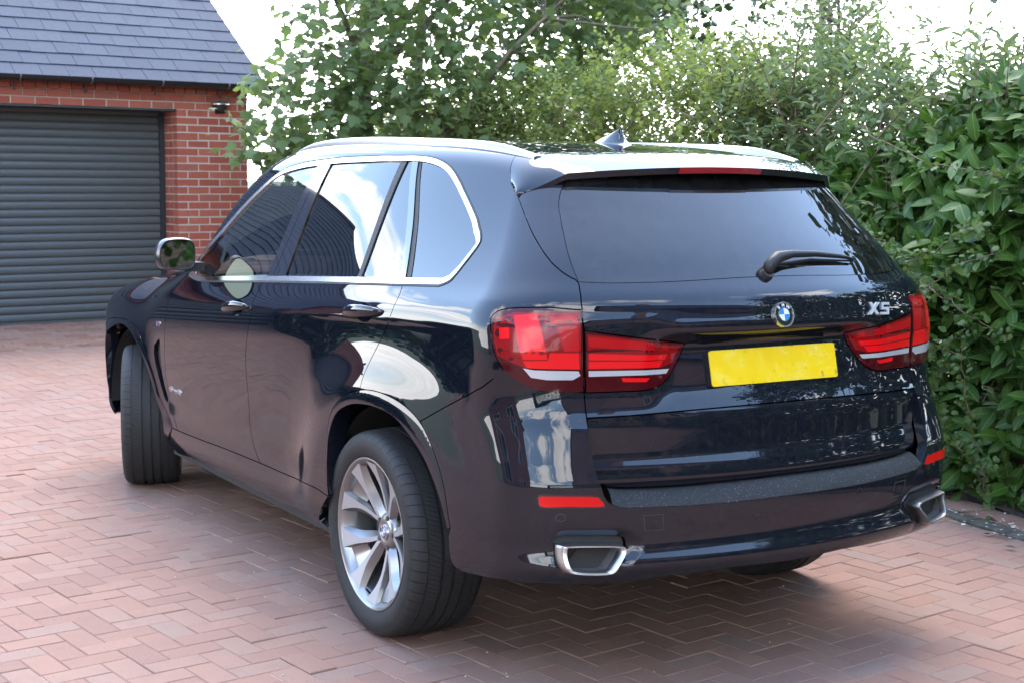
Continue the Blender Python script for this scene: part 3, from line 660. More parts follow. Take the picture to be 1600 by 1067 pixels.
for i in range(330):
    px = rng.normal(1300, 62); py = rng.uniform(-160, 150); w = 1-abs(px-1300)/190
    if rng.random() < .35+.65*w: cl.append(ray_pt(px, py, 11+rng.normal(0, .5)))
c0 = ray_pt(1300, 0, 11.)
bg_tree('birch_tree', 'airy thin branched tree with sparse pale leaves against the sky', (c0[0], c0[1], 0), 3.6, cl, 12, .10, SMALL, .040, M_AIRY, 11, .05)
for (bx_, by_, hh, lab) in ((-8.5, -8.5, 9., 'tall dark garden tree over the laurel hedge behind the camera'), (1.6, -8.5, 6.5, 'dark garden tree on the far side of the laurel hedge')):
    cl = []
    while len(cl) < 190:
        q = rng.uniform(-1, 1, 3)
        if q @ q < 1: cl.append(np.array([bx_, by_, hh*.56]) + q*[2.4, 2.4, hh*.43])
    bg_tree('maple_tree', lab, (bx_, by_, 0), hh*.8, cl, 30, .36, SMALL, .24, M_DARKTREE, 9, .2)
def plain_hedge(name, label, x0, x1, y0, y1, h, n, m):
    root = thing(name, label, 'hedge'); P = np.stack([rng.uniform(x0, x1, n), rng.uniform(y0, y1, n), rng.uniform(.05, h, n)], -1); f = rng.integers(0, 3, n); e = rng.random(n) < .5
    P[:, 0] = np.where(f == 0, np.where(e, x0, x1), P[:, 0]); P[:, 1] = np.where(f == 1, np.where(e, y0, y1), P[:, 1]); P[:, 2] = np.where(f == 2, h, P[:, 2]); P += rng.normal(0, .06, P.shape)
    scatter_obj('leaf', SMALL, P, norm(rng.normal(0, 1, (n, 3))), norm(rng.normal(0, .6, (n, 3))+UP), rng.uniform(.10, .19, n), rng.random(n), m, root, smooth=False)
    b = MB()
    for i in range(24):
        x, y = rng.uniform(x0+.1, x1-.1), rng.uniform(y0+.1, y1-.1); b.tube([(x, y, 0), (x+rng.normal(0, .1), y+rng.normal(0, .1), h*.8)], [.02, .006], 5)
    b.obj('stem', M_TWIG, root); return root
plain_hedge('box_hedge', 'low clipped dark hedge along the left side of the drive', 5.6, 8.8, 4.5, 5.3, .62, 7000, M_DARKTREE)
plain_hedge('beech_hedge', 'head high green hedge behind the camera', -10.5, -9.3, -1.6, 8.5, 2.7, 12000, M_LAUREL)
# ================================================================ NEIGHBOURING HOUSES (mirrored in the paint)
m = mat('house_brick'); g = NG(m); bt = g.n('ShaderNodeTexBrick'); bt.inputs['Scale'].default_value = 1; bt.inputs['Brick Width'].default_value = .225; bt.inputs['Row Height'].default_value = .075; bt.inputs['Mortar Size'].default_value = .008
mp = g.n('ShaderNodeCombineXYZ'); sp = g.n('ShaderNodeSeparateXYZ'); g.l(g.coord(), sp.inputs[0]); g.l(g.math('ADD', sp.outputs[0], sp.outputs[1]), mp.inputs[0]); g.l(sp.outputs[2], mp.inputs[1]); g.l(mp.outputs[0], bt.inputs['Vector'])
bt.inputs['Color1'].default_value = (.30, .10, .07, 1); bt.inputs['Color2'].default_value = (.22, .075, .055, 1); bt.inputs['Mortar'].default_value = (.42, .38, .33, 1); g.set(Base_Color=bt.outputs[0], Roughness=.9); M_HB = m
M_WFR = simple('white_frame', (.75, .75, .73), .4); M_WGL = simple('window_glass', (.03, .035, .04), .05, spec=.8)
def house(label, loc, rz, wd, dp, eave, pitch, wins):
    h = thing('brick_house', label, 'house', loc); h.rotation_euler = (0, 0, rz); rise = dp/2*math.tan(R(pitch)); b = MB(); x, y = wd/2, dp/2
    b.add([(-x, -y, 0), (x, -y, 0), (x, y, 0), (-x, y, 0), (-x, -y, eave), (x, -y, eave), (x, y, eave), (-x, y, eave), (-x, 0, eave+rise), (x, 0, eave+rise)], [(0, 1, 5, 4), (1, 2, 6, 9, 5), (2, 3, 7, 6), (3, 0, 4, 8, 7)]); b.obj('wall', M_HB, h)
    b = MB(); o_ = .25; zt = eave+rise+.08; ze = eave-.12
    for sg in (-1, 1):
        q = [(-x-o_, sg*(y+o_), ze), (x+o_, sg*(y+o_), ze), (x+o_, 0, zt), (-x-o_, 0, zt)]; b.add(q + [(p[0], p[1], p[2]+.1) for p in q], [(0, 1, 2, 3), (4, 5, 6, 7), (0, 1, 5, 4), (1, 2, 6, 5), (3, 0, 4, 7)])
    rf = b.obj('roof', M_SLATES, h); rf.data.attributes.new('tint', 'FLOAT', 'POINT')
    b = MB(); b.box((x*.5, -.3, eave+rise-.4), (x*.5+.7, .3, eave+rise+1.1)); b.obj('chimney', M_HB, rf)
    for side, u, z, w_, h_ in wins:
        b = MB(); b2 = MB()
        def bx(B, a0, a1, z0, z1, d0, d1):
            if side in 'fb': sg = -1 if side == 'f' else 1; B.box((a0, min(sg*(y+d0), sg*(y+d1)), z0), (a1, max(sg*(y+d0), sg*(y+d1)), z1))
            else: sg = -1 if side == 'l' else 1; B.box((min(sg*(x+d0), sg*(x+d1)), a0, z0), (max(sg*(x+d0), sg*(x+d1)), a1, z1))
        bx(b, u-w_/2, u-w_/2+.09, z, z+h_, -.02, .05); bx(b, u+w_/2-.09, u+w_/2, z, z+h_, -.02, .05); bx(b, u-w_/2+.09, u+w_/2-.09, z, z+.09, -.02, .05); bx(b, u-w_/2+.09, u+w_/2-.09, z+h_-.09, z+h_, -.02, .05); bx(b, u-.035, u+.035, z+.09, z+h_-.09, -.02, .045)
        fr = b.obj('window', M_WFR, h); bx(b2, u-w_/2+.09, u+w_/2-.09, z+.09, z+h_-.09, -.01, .015); b2.obj('pane', M_WGL, fr)
    return h
house('brick gable house with tall white windows on the left of the drive', (-1.0, 14.0, 0), R(90), 8.5, 7, 4.9, 44, [('l', -1.7, .7, 1.6, 1.5), ('l', 1.7, .7, 1.6, 1.5), ('l', -1.7, 3.3, 1.4, 1.3), ('l', 1.7, 3.3, 1.4, 1.3), ('f', 1.5, .8, 1.4, 1.4), ('f', -1.5, 3.3, 1.2, 1.3), ('b', 1.5, .8, 1.4, 1.4), ('b', -1.5, 3.3, 1.2, 1.3)])
house('long brick house with slate roof behind the camera', (-17.5, -5.0, 0), R(68), 13, 8, 5.6, 42, [('b', -4.5, .8, 1.7, 1.4), ('b', 4, 3.6, 1.6, 1.3), ('f', 0, .8, 1.6, 1.3), ('f', 3.5, 3.6, 1.6, 1.3)])

# ================================================================ CAR BODY SURFACE
# ---------- body surface ----------
def cspline(xs,ys):
    xs=np.asarray(xs,float);ys=np.asarray(ys,float);n=len(xs);h=np.diff(xs)
    A=np.zeros((n,n));b=np.zeros(n);A[0,0]=A[-1,-1]=1
    for i in range(1,n-1):
        A[i,i-1]=h[i-1];A[i,i]=2*(h[i-1]+h[i]);A[i,i+1]=h[i];b[i]=6*((ys[i+1]-ys[i])/h[i]-(ys[i]-ys[i-1])/h[i-1])
    m=np.linalg.solve(A,b)
    def f(x):
        x=np.asarray(x,float);i=np.clip(np.searchsorted(xs,x)-1,0,n-2);d=x-xs[i];H=h[i]
        s=(ys[i+1]-ys[i])/H-H*(2*m[i]+m[i+1])/6
        v=ys[i]+s*d+m[i]/2*d*d+(m[i+1]-m[i])/(6*H)*d**3
        s0=(ys[1]-ys[0])/h[0]-h[0]*m[1]/6; sn=(ys[-1]-ys[-2])/h[-1]+h[-1]*m[-2]/6
        v=np.where(x<xs[0],ys[0]+s0*(x-xs[0]),v);v=np.where(x>xs[-1],ys[-1]+sn*(x-xs[-1]),v)
        return v
    return f
def slopes(pts,w):
    # integral of a piecewise linear slope; pts: (z, slope)
    zs=np.array([p[0] for p in pts]);ss=np.array([p[1] for p in pts])
    Z=np.linspace(.15,1.95,901);S=np.interp(Z,zs,ss)
    k=np.exp(-np.linspace(-2,2,2*w+1)**2);k/=k.sum();S=np.convolve(np.pad(S,w,mode='edge'),k,'valid')
    Y=np.concatenate([[0],np.cumsum((S[1:]+S[:-1])/2*np.diff(Z))])
    return Z,Y
ZS,YS=slopes([(.15,1.2),(.27,.9),(.33,.25),(.37,.0),(.40,-.13),(.44,-.09),(.47,.05),(.52,.09),(.56,.02),(.60,.05),(.70,.085),(.85,.075),(.93,.045),(.98,-.01),(1.043,-.035),(1.054,-.42),(1.10,-.48),(1.145,-.47),(1.185,-.385),(1.3,-.40),(1.5,-.45),(1.62,-.52),(1.9,-.6)],5)
YS=YS-np.interp(1.05,ZS,YS)+.955
def ss(a,b,x):
    t=np.clip((x-a)/(b-a),0,1);return t*t*(3-2*t)
def Ys(x,z):
    zw=z+.05*(x-1.3)*ss(.35,.8,z)
    y=np.interp(zw,ZS,YS)
    tail=1-ss(-.75,-.25,x)
    y=y*(1-tail)+tail*np.where(zw<.50,np.interp(.50,ZS,YS)-.16*(.50-zw)-.9*np.maximum(.40-zw,0)**1.3,y)
    d=np.maximum(1.2-x,0);e=np.maximum(x-1.4,0)
    y=y-.009*d**2-.009*e**2
    y=y-.060*d**2*np.clip(zw-1.1,0,.8)+.02*ss(1.15,1.6,zw)-.095*np.maximum(.4-x,0)**2*np.clip((zw-1.12)/.5,0,1.3)
    for xc in (0.,2.933):
        r=np.hypot(x-xc,z-.362)
        if xc<1:
          r=np.hypot((x-xc)*np.where(x<0,.72,1.),z-.362)
          y=y-.012*np.exp(-(x/.62)**4)*ss(.5,.9,z)*(1-ss(1.02,1.10,zw))+.058*np.exp(-(np.maximum(r-.43,0)/.22)**2)*ss(.15,.45,z)*(1-ss(.80,1.03,zw))
        else: y=y+.028*np.exp(-((r-.44)/.13)**2)*ss(.15,.5,z)*(1-ss(.85,1.02,z))
    return y
XZ=cspline([.20,.30,.36,.39,.42,.45,.475,.50,.53,.60,.665,.695,.72,.76,.80,.87,.93,1.0,1.06,1.09,1.105,1.125,1.17,1.24,1.275,1.35,1.45,1.6,1.7,1.9],
           [-.92,-1.01,-1.05,-1.09,-1.118,-1.127,-1.117,-1.109,-1.11,-1.118,-1.118,-1.117,-1.108,-1.092,-1.077,-1.05,-1.02,-1.0,-.985,-.985,-1.0,-1.03,-1.037,-1.015,-.985,-.92,-.825,-.675,-.575,-.38])
XZB=cspline([.80,.87,.93,1.0,1.06,1.12,1.17,1.24,1.30],[-1.077,-1.05,-1.028,-1.022,-1.024,-1.033,-1.037,-1.015,-.962])
def KR(z): return np.interp(z,[.3,.55,.75,.88,1.02,1.15,1.5,1.7],[.16,.13,.15,.19,.16,.17,.12,.09])
def Xr(y,z):
    w=ss(.36,.50,np.abs(y))*ss(.87,.93,z)*(1-ss(1.15,1.20,z))
    return XZ(z)*(1-w)+XZB(np.clip(z,.8,1.3))*w+np.interp(z,[.5,.65,.9,1.08,1.2,1.5],[.22,.22,.21,.22,.28,.31])*y*y
XF=cspline([.2,.35,.5,.65,.8,.95,1.05,1.2],[3.72,3.80,3.83,3.83,3.82,3.79,3.74,3.62])
def Xf(y,z): return XF(z)-.27*y*y
ZT=cspline([-1.1,-.85,-.7,-.45,-.1,.3,.8,1.15,1.45,1.65,1.85,2.05,2.3,2.5,2.75,2.95,3.3,3.6,3.8],
           [1.555,1.615,1.648,1.688,1.72,1.737,1.747,1.738,1.695,1.625,1.545,1.463,1.345,1.255,1.185,1.15,1.10,1.035,.95])
def Zt(x,y):
    fr=ss(1.7,2.9,x)
    return ZT(x+.55*y*y*ss(1.45,2.0,x)*(1-ss(2.55,3.0,x)))-(.024*(1-fr)+.05*fr)*(y/.6)**2*(1-.0*fr)
def smin(a,b,k,p=2.3):
    # rounded min: fillet of size k
    ka=np.maximum(k-a,0);kb=np.maximum(k-b,0)
    f=k-(ka**p+kb**p)**(1/p)
    return np.where((a<k)|(b<k),np.where((a<k)&(b<k),f,np.minimum(a,b)),np.minimum(a,b))
def F(P):
    x,y,z=P[...,0],np.abs(P[...,1]),P[...,2]
    a=Ys(x,z)-y;b=x-Xr(y,z);c=Zt(x,y)-z;d=Xf(y,z)-x
    k=KR(z)
    m=smin(a,b,k);m=smin(m,d,.34*np.ones_like(z));
    kt=.055+.08*ss(1.8,2.6,x)
    return smin(m,c,kt)
def grad(P,h=.004):
    g=np.zeros_like(P)
    for i in range(3):
        e=np.zeros(3);e[i]=h;g[...,i]=F(P+e)-F(P-e)
    n=-g;return n/np.linalg.norm(n,axis=-1,keepdims=True)
# ---------- chart (u,v) <-> surface ----------
XC,YC,XFC=-.42,.50,3.25;RF=.50;RT=.30;L1=RF*np.pi/2
def zc(x):
    x=np.clip(x,XC,XFC);return np.minimum(1.42,Zt(x,.5)-.2)
def base(u):
    u=np.asarray(u,float);x=np.clip(u,XC,XFC);y=np.full_like(u,YC);th=np.zeros_like(u)
    m=u<XC; t=np.clip((XC-u)/L1,0,1); th=np.where(m,np.pi/2*t,th)
    r=u<XC-L1; y=np.where(r,YC-(XC-L1-u),y)
    m2=u>XFC; t2=np.clip((u-XFC)/L1,0,1); th=np.where(m2,-np.pi/2*t2,th)
    r2=u>XFC+L1; y=np.where(r2,YC-(u-XFC-L1),y)
    return x,y,th
def S(u,v):
    u,v=np.broadcast_arrays(np.asarray(u,float),np.asarray(v,float));x,y,th=base(u);z0=zc(x)
    ph=np.clip((v-z0)/RT,0,np.pi/2);z=np.minimum(v,z0)
    o=np.stack([x,y,z],-1);d=np.stack([-np.sin(th)*np.cos(ph),np.cos(th)*np.cos(ph),np.sin(ph)],-1)
    lo=np.zeros(u.shape);hi=np.full(u.shape,1.2)
    for _ in range(42):
        mid=(lo+hi)/2;ins=F(o+d*mid[...,None])>0
        lo=np.where(ins,mid,lo);hi=np.where(ins,hi,mid)
    return o+d*lo[...,None]
def UV(P):
    P=np.asarray(P,float);x,y,z=P[...,0],P[...,1],P[...,2]
    th=np.where(x<XC,np.arctan2(XC-x,np.maximum(y-YC,0)),0)
    u=np.where(x>=XC,x,np.where(y>YC,XC-RF*th,XC-L1-(YC-y)))
    th2=np.where(x>XFC,np.arctan2(x-XFC,np.maximum(y-YC,0)),0)
    u=np.where(x>XFC,np.where(y>YC,XFC+RF*th2,XFC+L1+(YC-y)),u)
    bx=np.clip(x,XC,XFC);z0=zc(bx)
    h=np.hypot(x-bx,np.where((x>=XC)&(x<=XFC)|(y>YC),y-YC,0))
    ph=np.arctan2(z-z0,h)
    v=np.where(z<=z0,z,z0+RT*ph)
    return np.stack([u,v],-1)

def topz(x,y):
    x,y=np.broadcast_arrays(np.asarray(x,float),np.asarray(y,float));hi=Zt(x,y)+.02;lo=hi-.45
    for _ in range(36):
        m=(lo+hi)/2;i=F(np.stack([x,y,m],-1))>0
        lo=np.where(i,m,lo);hi=np.where(i,hi,m)
    return lo

# ================================================================ CAR : curves on the body chart (u round the plan, v up), left half
CV = {
    'dlo': [(2.018, 1.137), (1.944, 1.128), (1.817, 1.124), (1.572, 1.138), (1.016, 1.173), (0.526, 1.201), (0.205, 1.218), (-0.115, 1.235), (-0.359, 1.248), (-0.4, 1.261), (-0.419, 1.28), (-0.454, 1.331), (-0.487, 1.38), (-0.474, 1.4), (-0.435, 1.419), (-0.356, 1.484), (-0.251, 1.571), (-0.14, 1.652), (-0.062, 1.686), (0.027, 1.701), (0.132, 1.702), (0.27, 1.694), (0.412, 1.689), (0.652, 1.681), (0.879, 1.671), (1.131, 1.655), (1.321, 1.621), (1.475, 1.538), (1.633, 1.436), (1.799, 1.325), (2.039, 1.205)],
    'fglass_r': [(0.937, 1.645), (0.959, 1.522), (1.015, 1.402), (1.048, 1.278), (1.057, 1.19)],
    'doorgapB': [(0.869, 1.663), (0.886, 1.517), (0.936, 1.405), (0.992, 1.268), (0.996, 1.189)],
    'rglass_l': [(0.812, 1.656), (0.827, 1.51), (0.871, 1.389), (0.884, 1.286), (0.868, 1.199)],
    'rglass_r': [(0.244, 1.672), (0.238, 1.526), (0.24, 1.381), (0.231, 1.234)],
    'qlight_l': [(0.203, 1.668), (0.198, 1.522), (0.199, 1.378), (0.201, 1.236)],
    'qlight_r': [(0.164, 1.673), (0.089, 1.533), (0.007, 1.385), (-0.083, 1.251)],
    'doorgapC': [(0.121, 1.673), (0.038, 1.508), (-0.041, 1.37), (-0.123, 1.251)],
    'qglass_l': [(0.1, 1.67), (0.013, 1.51), (-0.066, 1.371), (-0.154, 1.253)],
    'gap_front': [(2.029, 1.122), (2.101, 1.108), (2.148, 1.047), (2.184, 0.987), (2.214, 0.921), (2.247, 0.831), (2.277, 0.725), (2.285, 0.619), (2.24, 0.487), (2.141, 0.399)],
    'gap_mid': [(1.078, 1.164), (1.093, 1.111), (1.095, 1.082), (1.088, 1.06), (1.103, 1.004), (1.132, 0.947), (1.163, 0.869), (1.177, 0.793), (1.177, 0.704), (1.179, 0.567), (1.139, 0.47), (1.079, 0.425)],
    'door_bot': [(2.141, 0.399), (1.848, 0.406), (1.503, 0.417), (1.079, 0.425), (0.774, 0.429), (0.442, 0.454), (0.285, 0.443)],
    'gap_rear': [(-0.121, 1.232), (-0.133, 1.212), (-0.141, 1.176), (-0.127, 1.124), (-0.088, 1.075), (-0.032, 1.004), (-0.003, 0.953), (0.01, 0.908), (0.013, 0.869)],
    'rarch_out': [(0.285, 0.443), (0.298, 0.535), (0.291, 0.618), (0.253, 0.745), (0.167, 0.817), (0.061, 0.856), (-0.054, 0.875), (-0.181, 0.873), (-0.301, 0.852), (-0.402, 0.811), (-0.497, 0.733), (-0.571, 0.631), (-0.608, 0.51)],
    'rarch_in': [(0.288, 0.485), (0.281, 0.571), (0.266, 0.667), (0.208, 0.751), (0.119, 0.796), (0.017, 0.818), (-0.117, 0.823), (-0.243, 0.806), (-0.346, 0.761), (-0.434, 0.708), (-0.507, 0.644), (-0.559, 0.579), (-0.593, 0.502)],
    'bump_seam': [(-0.401, 0.818), (-0.485, 0.855), (-0.582, 0.895), (-0.669, 0.931), (-0.74, 0.967), (-0.777, 0.995), (-0.81, 1.026)],
    'tl_out': [(-0.762, 1.176), (-0.78, 1.195), (-0.83, 1.207), (-0.935, 1.211), (-1.031, 1.203), (-1.032, 1.144), (-1.036, 0.96), (-0.948, 0.961), (-0.905, 0.968), (-0.856, 0.99), (-0.81, 1.027), (-0.779, 1.081), (-0.768, 1.133)],
    'tl_in': [(-1.036, 1.144), (-1.117, 1.131), (-1.204, 1.118), (-1.322, 1.101), (-1.376, 1.092), (-1.36, 1.059), (-1.339, 1.03), (-1.303, 0.99), (-1.264, 0.968), (-1.215, 0.959), (-1.12, 0.958), (-1.041, 0.958)],
    'tg_gap': [(-0.665, 1.59), (-0.826, 1.453), (-0.893, 1.392), (-0.948, 1.338), (-0.993, 1.306), (-1.03, 1.285), (-1.033, 1.258), (-1.032, 1.222), (-1.032, 1.175), (-1.032, 1.119), (-1.035, 1.013), (-1.037, 0.954), (-1.04, 0.885)],
    'ltg_gap': [(-1.04, 0.885), (-1.045, 0.811), (-1.051, 0.755), (-1.059, 0.708), (-1.072, 0.673)],
    'ltg_bot': [(-1.072, 0.673), (-1.129, 0.668), (-1.278, 0.664), (-1.471, 0.666)],
    'split': [(-1.04, 0.885), (-1.156, 0.887), (-1.32, 0.892), (-1.527, 0.896)],
    'spo_seam': [(-0.665, 1.59), (-0.565, 1.637), (-0.467, 1.674), (-0.413, 1.706), (-0.403, 1.742), (-0.398, 1.774), (-0.398, 1.816)],
    'spo_low': [(-0.665, 1.59), (-0.848, 1.616), (-1.019, 1.643), (-1.13, 1.655)],
    'rg_side': [(-1.13, 1.655), (-1.032, 1.585), (-1.004, 1.521), (-1.005, 1.476), (-1.006, 1.438), (-1.016, 1.354), (-1.034, 1.285)],
    'rg_bot': [(-1.034, 1.285), (-1.153, 1.281), (-1.338, 1.283), (-1.567, 1.29)],
    'lip': [(-1.072, 0.665), (-1.083, 0.643), (-1.108, 0.627), (-1.143, 0.621), (-1.374, 0.615), (-1.688, 0.616)],
    'bump_low': [(-0.593, 0.502), (-0.595, 0.411), (-0.605, 0.381), (-0.64, 0.371), (-0.752, 0.38), (-0.845, 0.391), (-0.953, 0.392), (-1.099, 0.389), (-1.297, 0.398), (-1.488, 0.405)],
    'refl': [(-0.914, 0.656), (-0.917, 0.664), (-0.983, 0.665), (-1.051, 0.66), (-1.06, 0.653), (-1.069, 0.63), (-0.983, 0.633), (-0.92, 0.633)],
    'exh_hole': [(-0.951, 0.529), (-0.968, 0.54), (-1.055, 0.535), (-1.123, 0.526), (-1.136, 0.505), (-1.124, 0.474), (-1.094, 0.44), (-1.075, 0.421), (-0.985, 0.428), (-0.961, 0.439), (-0.95, 0.479)],
    'exh_tip': [(-0.965, 0.516), (-0.971, 0.523), (-1.055, 0.518), (-1.109, 0.513), (-1.121, 0.502), (-1.117, 0.482), (-1.093, 0.449), (-1.08, 0.435), (-0.991, 0.441), (-0.974, 0.452), (-0.966, 0.483)],
    'tow': [(-1.172, 0.594), (-1.224, 0.594), (-1.231, 0.547), (-1.179, 0.547)],
    'recess': [(-0.944, 0.556), (-0.977, 0.568), (-1.124, 0.559), (-1.154, 0.543), (-1.184, 0.497), (-1.149, 0.453), (-1.134, 0.412), (-1.124, 0.399), (-0.986, 0.412), (-0.952, 0.424), (-0.945, 0.471)],
    'sill_low': [(2.287, 0.258), (2.006, 0.288), (1.389, 0.285), (0.928, 0.286), (0.636, 0.31), (0.368, 0.305)],
    'farch_in': [(3.333, 0.704), (3.146, 0.787), (2.962, 0.83), (2.811, 0.828), (2.68, 0.779), (2.571, 0.708), (2.489, 0.616), (2.414, 0.504), (2.351, 0.412), (2.322, 0.314)],
    'farch_out': [(3.217, 0.822), (2.969, 0.858), (2.787, 0.861), (2.66, 0.832), (2.546, 0.75), (2.455, 0.64), (2.369, 0.51), (2.22, 0.399)],
    'vent': [(2.424, 0.772), (2.372, 0.799), (2.332, 0.804), (2.343, 0.682), (2.322, 0.596), (2.275, 0.527), (2.32, 0.526), (2.396, 0.637), (2.432, 0.722)],
    'rail_top': [(1.309, 1.695), (1.295, 1.745), (1.126, 1.77), (0.893, 1.8), (0.836, 1.874), (0.763, 1.779), (0.694, 1.7), (0.617, 1.64), (-0.027, 1.831), (-0.26, 1.863), (-0.398, 1.816)],
    'rail_low': [(1.171, 1.69), (0.889, 1.717), (0.505, 1.755), (0.142, 1.771), (-0.062, 1.79), (-0.222, 1.794), (-0.331, 1.79)],
    'handle_r': [(0.242, 1.116), (-0.041, 1.136), (0.123, 1.161), (0.086, 1.093)],
    'handle_f': [(1.404, 1.037), (1.132, 1.062), (1.295, 1.08), (1.265, 1.014)],
    'm_badge': [(2.348, 0.879), (2.283, 0.894)],
    'xdrive': [(2.236, 0.585), (2.05, 0.591)],
    'crease': [(1.076, 1.066), (0.714, 1.085), (0.257, 1.113), (0.064, 1.127), (-0.172, 1.143), (-0.524, 1.17), (-0.743, 1.183)],
    'slash': [(1.866, 0.535), (1.49, 0.554), (1.184, 0.569), (1.005, 0.577)],
    'f1': [(-0.778, 1.172), (-0.831, 1.194), (-0.935, 1.201), (-1.025, 1.196), (-1.026, 1.027), (-0.877, 1.033), (-0.833, 1.049), (-0.791, 1.07), (-0.777, 1.128)],
    'f2': [(-1.043, 1.132), (-1.117, 1.124), (-1.328, 1.093), (-1.361, 1.088), (-1.325, 1.036), (-1.279, 1.024), (-1.046, 1.027)],
    'e1': [(-0.794, 1.148), (-0.825, 1.151), (-0.827, 1.118), (-0.798, 1.115)],
    'e2': [(-0.835, 1.186), (-0.901, 1.193), (-0.918, 1.133), (-0.932, 1.06), (-0.866, 1.059), (-0.849, 1.109)],
    'e3': [(-0.957, 1.155), (-1.018, 1.157), (-1.021, 1.082), (-0.977, 1.083)],
    'e4': [(-0.938, 1.08), (-1.019, 1.078), (-1.023, 1.029), (-0.877, 1.035), (-0.865, 1.055), (-0.933, 1.057)],
    'e5': [(-0.934, 1.182), (-0.998, 1.188), (-1.015, 1.182), (-1.018, 1.162), (-0.957, 1.161), (-0.938, 1.165)],
    'i1': [(-1.047, 1.125), (-1.319, 1.094), (-1.319, 1.072), (-1.049, 1.095)],
    'i2': [(-1.048, 1.077), (-1.309, 1.062), (-1.299, 1.047), (-1.049, 1.056)],
    'i3': [(-1.049, 1.052), (-1.29, 1.045), (-1.274, 1.026), (-1.049, 1.03)],
    'i4': [(-1.147, 1.0), (-1.236, 0.996), (-1.223, 0.984), (-1.151, 0.987)],
    'tl_bar1': [(-0.79, 1.152), (-0.827, 1.153), (-0.828, 1.119), (-0.796, 1.116)],
    'rev': [(-0.866, 1.034), (-0.893, 1.029), (-1.02, 1.024), (-1.026, 1.01), (-1.003, 0.997), (-0.931, 0.999), (-0.888, 1.006)],
    'rev_in': [(-1.049, 1.024), (-1.311, 1.019), (-1.298, 1.005), (-1.049, 1.006)],
    'rnd': [(-1.699, 1.173)],
    'x5': [(-2.087, 1.153), (-2.258, 1.185)],
    'sens': [(-0.966, 0.601), (-1.415, 0.591), (-2.011, 0.591)],
    'tg_gapd': [(-0.665, 1.59), (-0.722, 1.549), (-0.765, 1.511), (-0.799, 1.478), (-0.826, 1.453), (-0.846, 1.434), (-0.863, 1.419), (-0.878, 1.406), (-0.893, 1.392), (-0.907, 1.378), (-0.922, 1.363), (-0.936, 1.35), (-0.948, 1.338), (-0.96, 1.329), (-0.972, 1.32), (-0.983, 1.312), (-0.993, 1.306), (-1.004, 1.3), (-1.014, 1.295), (-1.024, 1.291), (-1.03, 1.285), (-1.033, 1.279), (-1.034, 1.273), (-1.033, 1.266), (-1.033, 1.258), (-1.033, 1.25), (-1.033, 1.241), (-1.032, 1.232), (-1.032, 1.222), (-1.033, 1.211), (-1.033, 1.199), (-1.032, 1.187), (-1.032, 1.175)],
    'dlo_rear': [(-0.359, 1.248), (-0.37, 1.251), (-0.381, 1.254), (-0.391, 1.258), (-0.4, 1.261), (-0.406, 1.265), (-0.411, 1.268), (-0.415, 1.272), (-0.419, 1.28), (-0.427, 1.29), (-0.436, 1.303), (-0.445, 1.318), (-0.454, 1.331), (-0.464, 1.344), (-0.473, 1.358), (-0.482, 1.37), (-0.487, 1.38), (-0.488, 1.388), (-0.485, 1.392), (-0.48, 1.396), (-0.474, 1.4), (-0.468, 1.404), (-0.462, 1.407), (-0.452, 1.412), (-0.435, 1.419), (-0.414, 1.43), (-0.397, 1.446), (-0.378, 1.465), (-0.356, 1.484), (-0.332, 1.504), (-0.306, 1.526), (-0.278, 1.549), (-0.251, 1.571), (-0.223, 1.593), (-0.194, 1.616), (-0.165, 1.636), (-0.14, 1.652), (-0.118, 1.664), (-0.099, 1.673), (-0.081, 1.68), (-0.062, 1.686), (-0.041, 1.691), (-0.019, 1.695), (0.003, 1.698), (0.027, 1.701), (0.052, 1.702), (0.077, 1.703), (0.104, 1.703), (0.132, 1.702), (0.164, 1.701), (0.198, 1.699), (0.234, 1.696), (0.27, 1.694)],
    'dlo_front': [(0.27, 1.694), (0.313, 1.692), (0.358, 1.691), (0.412, 1.689), (0.485, 1.686), (0.569, 1.683), (0.652, 1.681), (0.728, 1.678), (0.802, 1.675), (0.879, 1.671), (0.963, 1.667), (1.05, 1.662), (1.131, 1.655), (1.202, 1.647), (1.264, 1.637), (1.321, 1.621), (1.375, 1.598), (1.424, 1.57), (1.475, 1.538), (1.527, 1.505), (1.579, 1.471), (1.633, 1.436), (1.687, 1.4), (1.741, 1.362), (1.799, 1.325), (1.861, 1.287), (1.948, 1.247), (2.039, 1.205)],
    'rg_sided': [(-1.098, 1.64), (-1.079, 1.627), (-1.061, 1.614), (-1.045, 1.6), (-1.032, 1.585), (-1.022, 1.569), (-1.014, 1.552), (-1.008, 1.536), (-1.004, 1.521), (-1.003, 1.509), (-1.004, 1.497), (-1.005, 1.486), (-1.005, 1.476), (-1.005, 1.467), (-1.005, 1.46), (-1.005, 1.451), (-1.006, 1.438), (-1.008, 1.421), (-1.01, 1.399), (-1.012, 1.375), (-1.016, 1.354), (-1.02, 1.335), (-1.025, 1.318), (-1.03, 1.302), (-1.034, 1.285)],
}
UC = XC - L1 - YC                 # chart value of the rear centre line
UF = XFC + L1 + YC                # and of the front one
def SS(u, v):
    u, v = np.broadcast_arrays(np.asarray(u, float), np.asarray(v, float)); r = u < UC; um = np.where(r, 2*UC-u, u); f = um > UF; um = np.where(f, 2*UF-um, um)
    P = S(um, v); P[..., 1] = np.where(r | f, -P[..., 1], P[..., 1]); return P
def NN(P):
    n = grad(P); return n
def resample(poly, step):
    poly = np.asarray(poly, float); out = []
    for a, b in zip(poly, np.roll(poly, -1, 0)):
        k = max(1, int(math.ceil(np.hypot(*(b-a))/step))); out += [a+(b-a)*i/k for i in range(k)]
    return np.array(out)
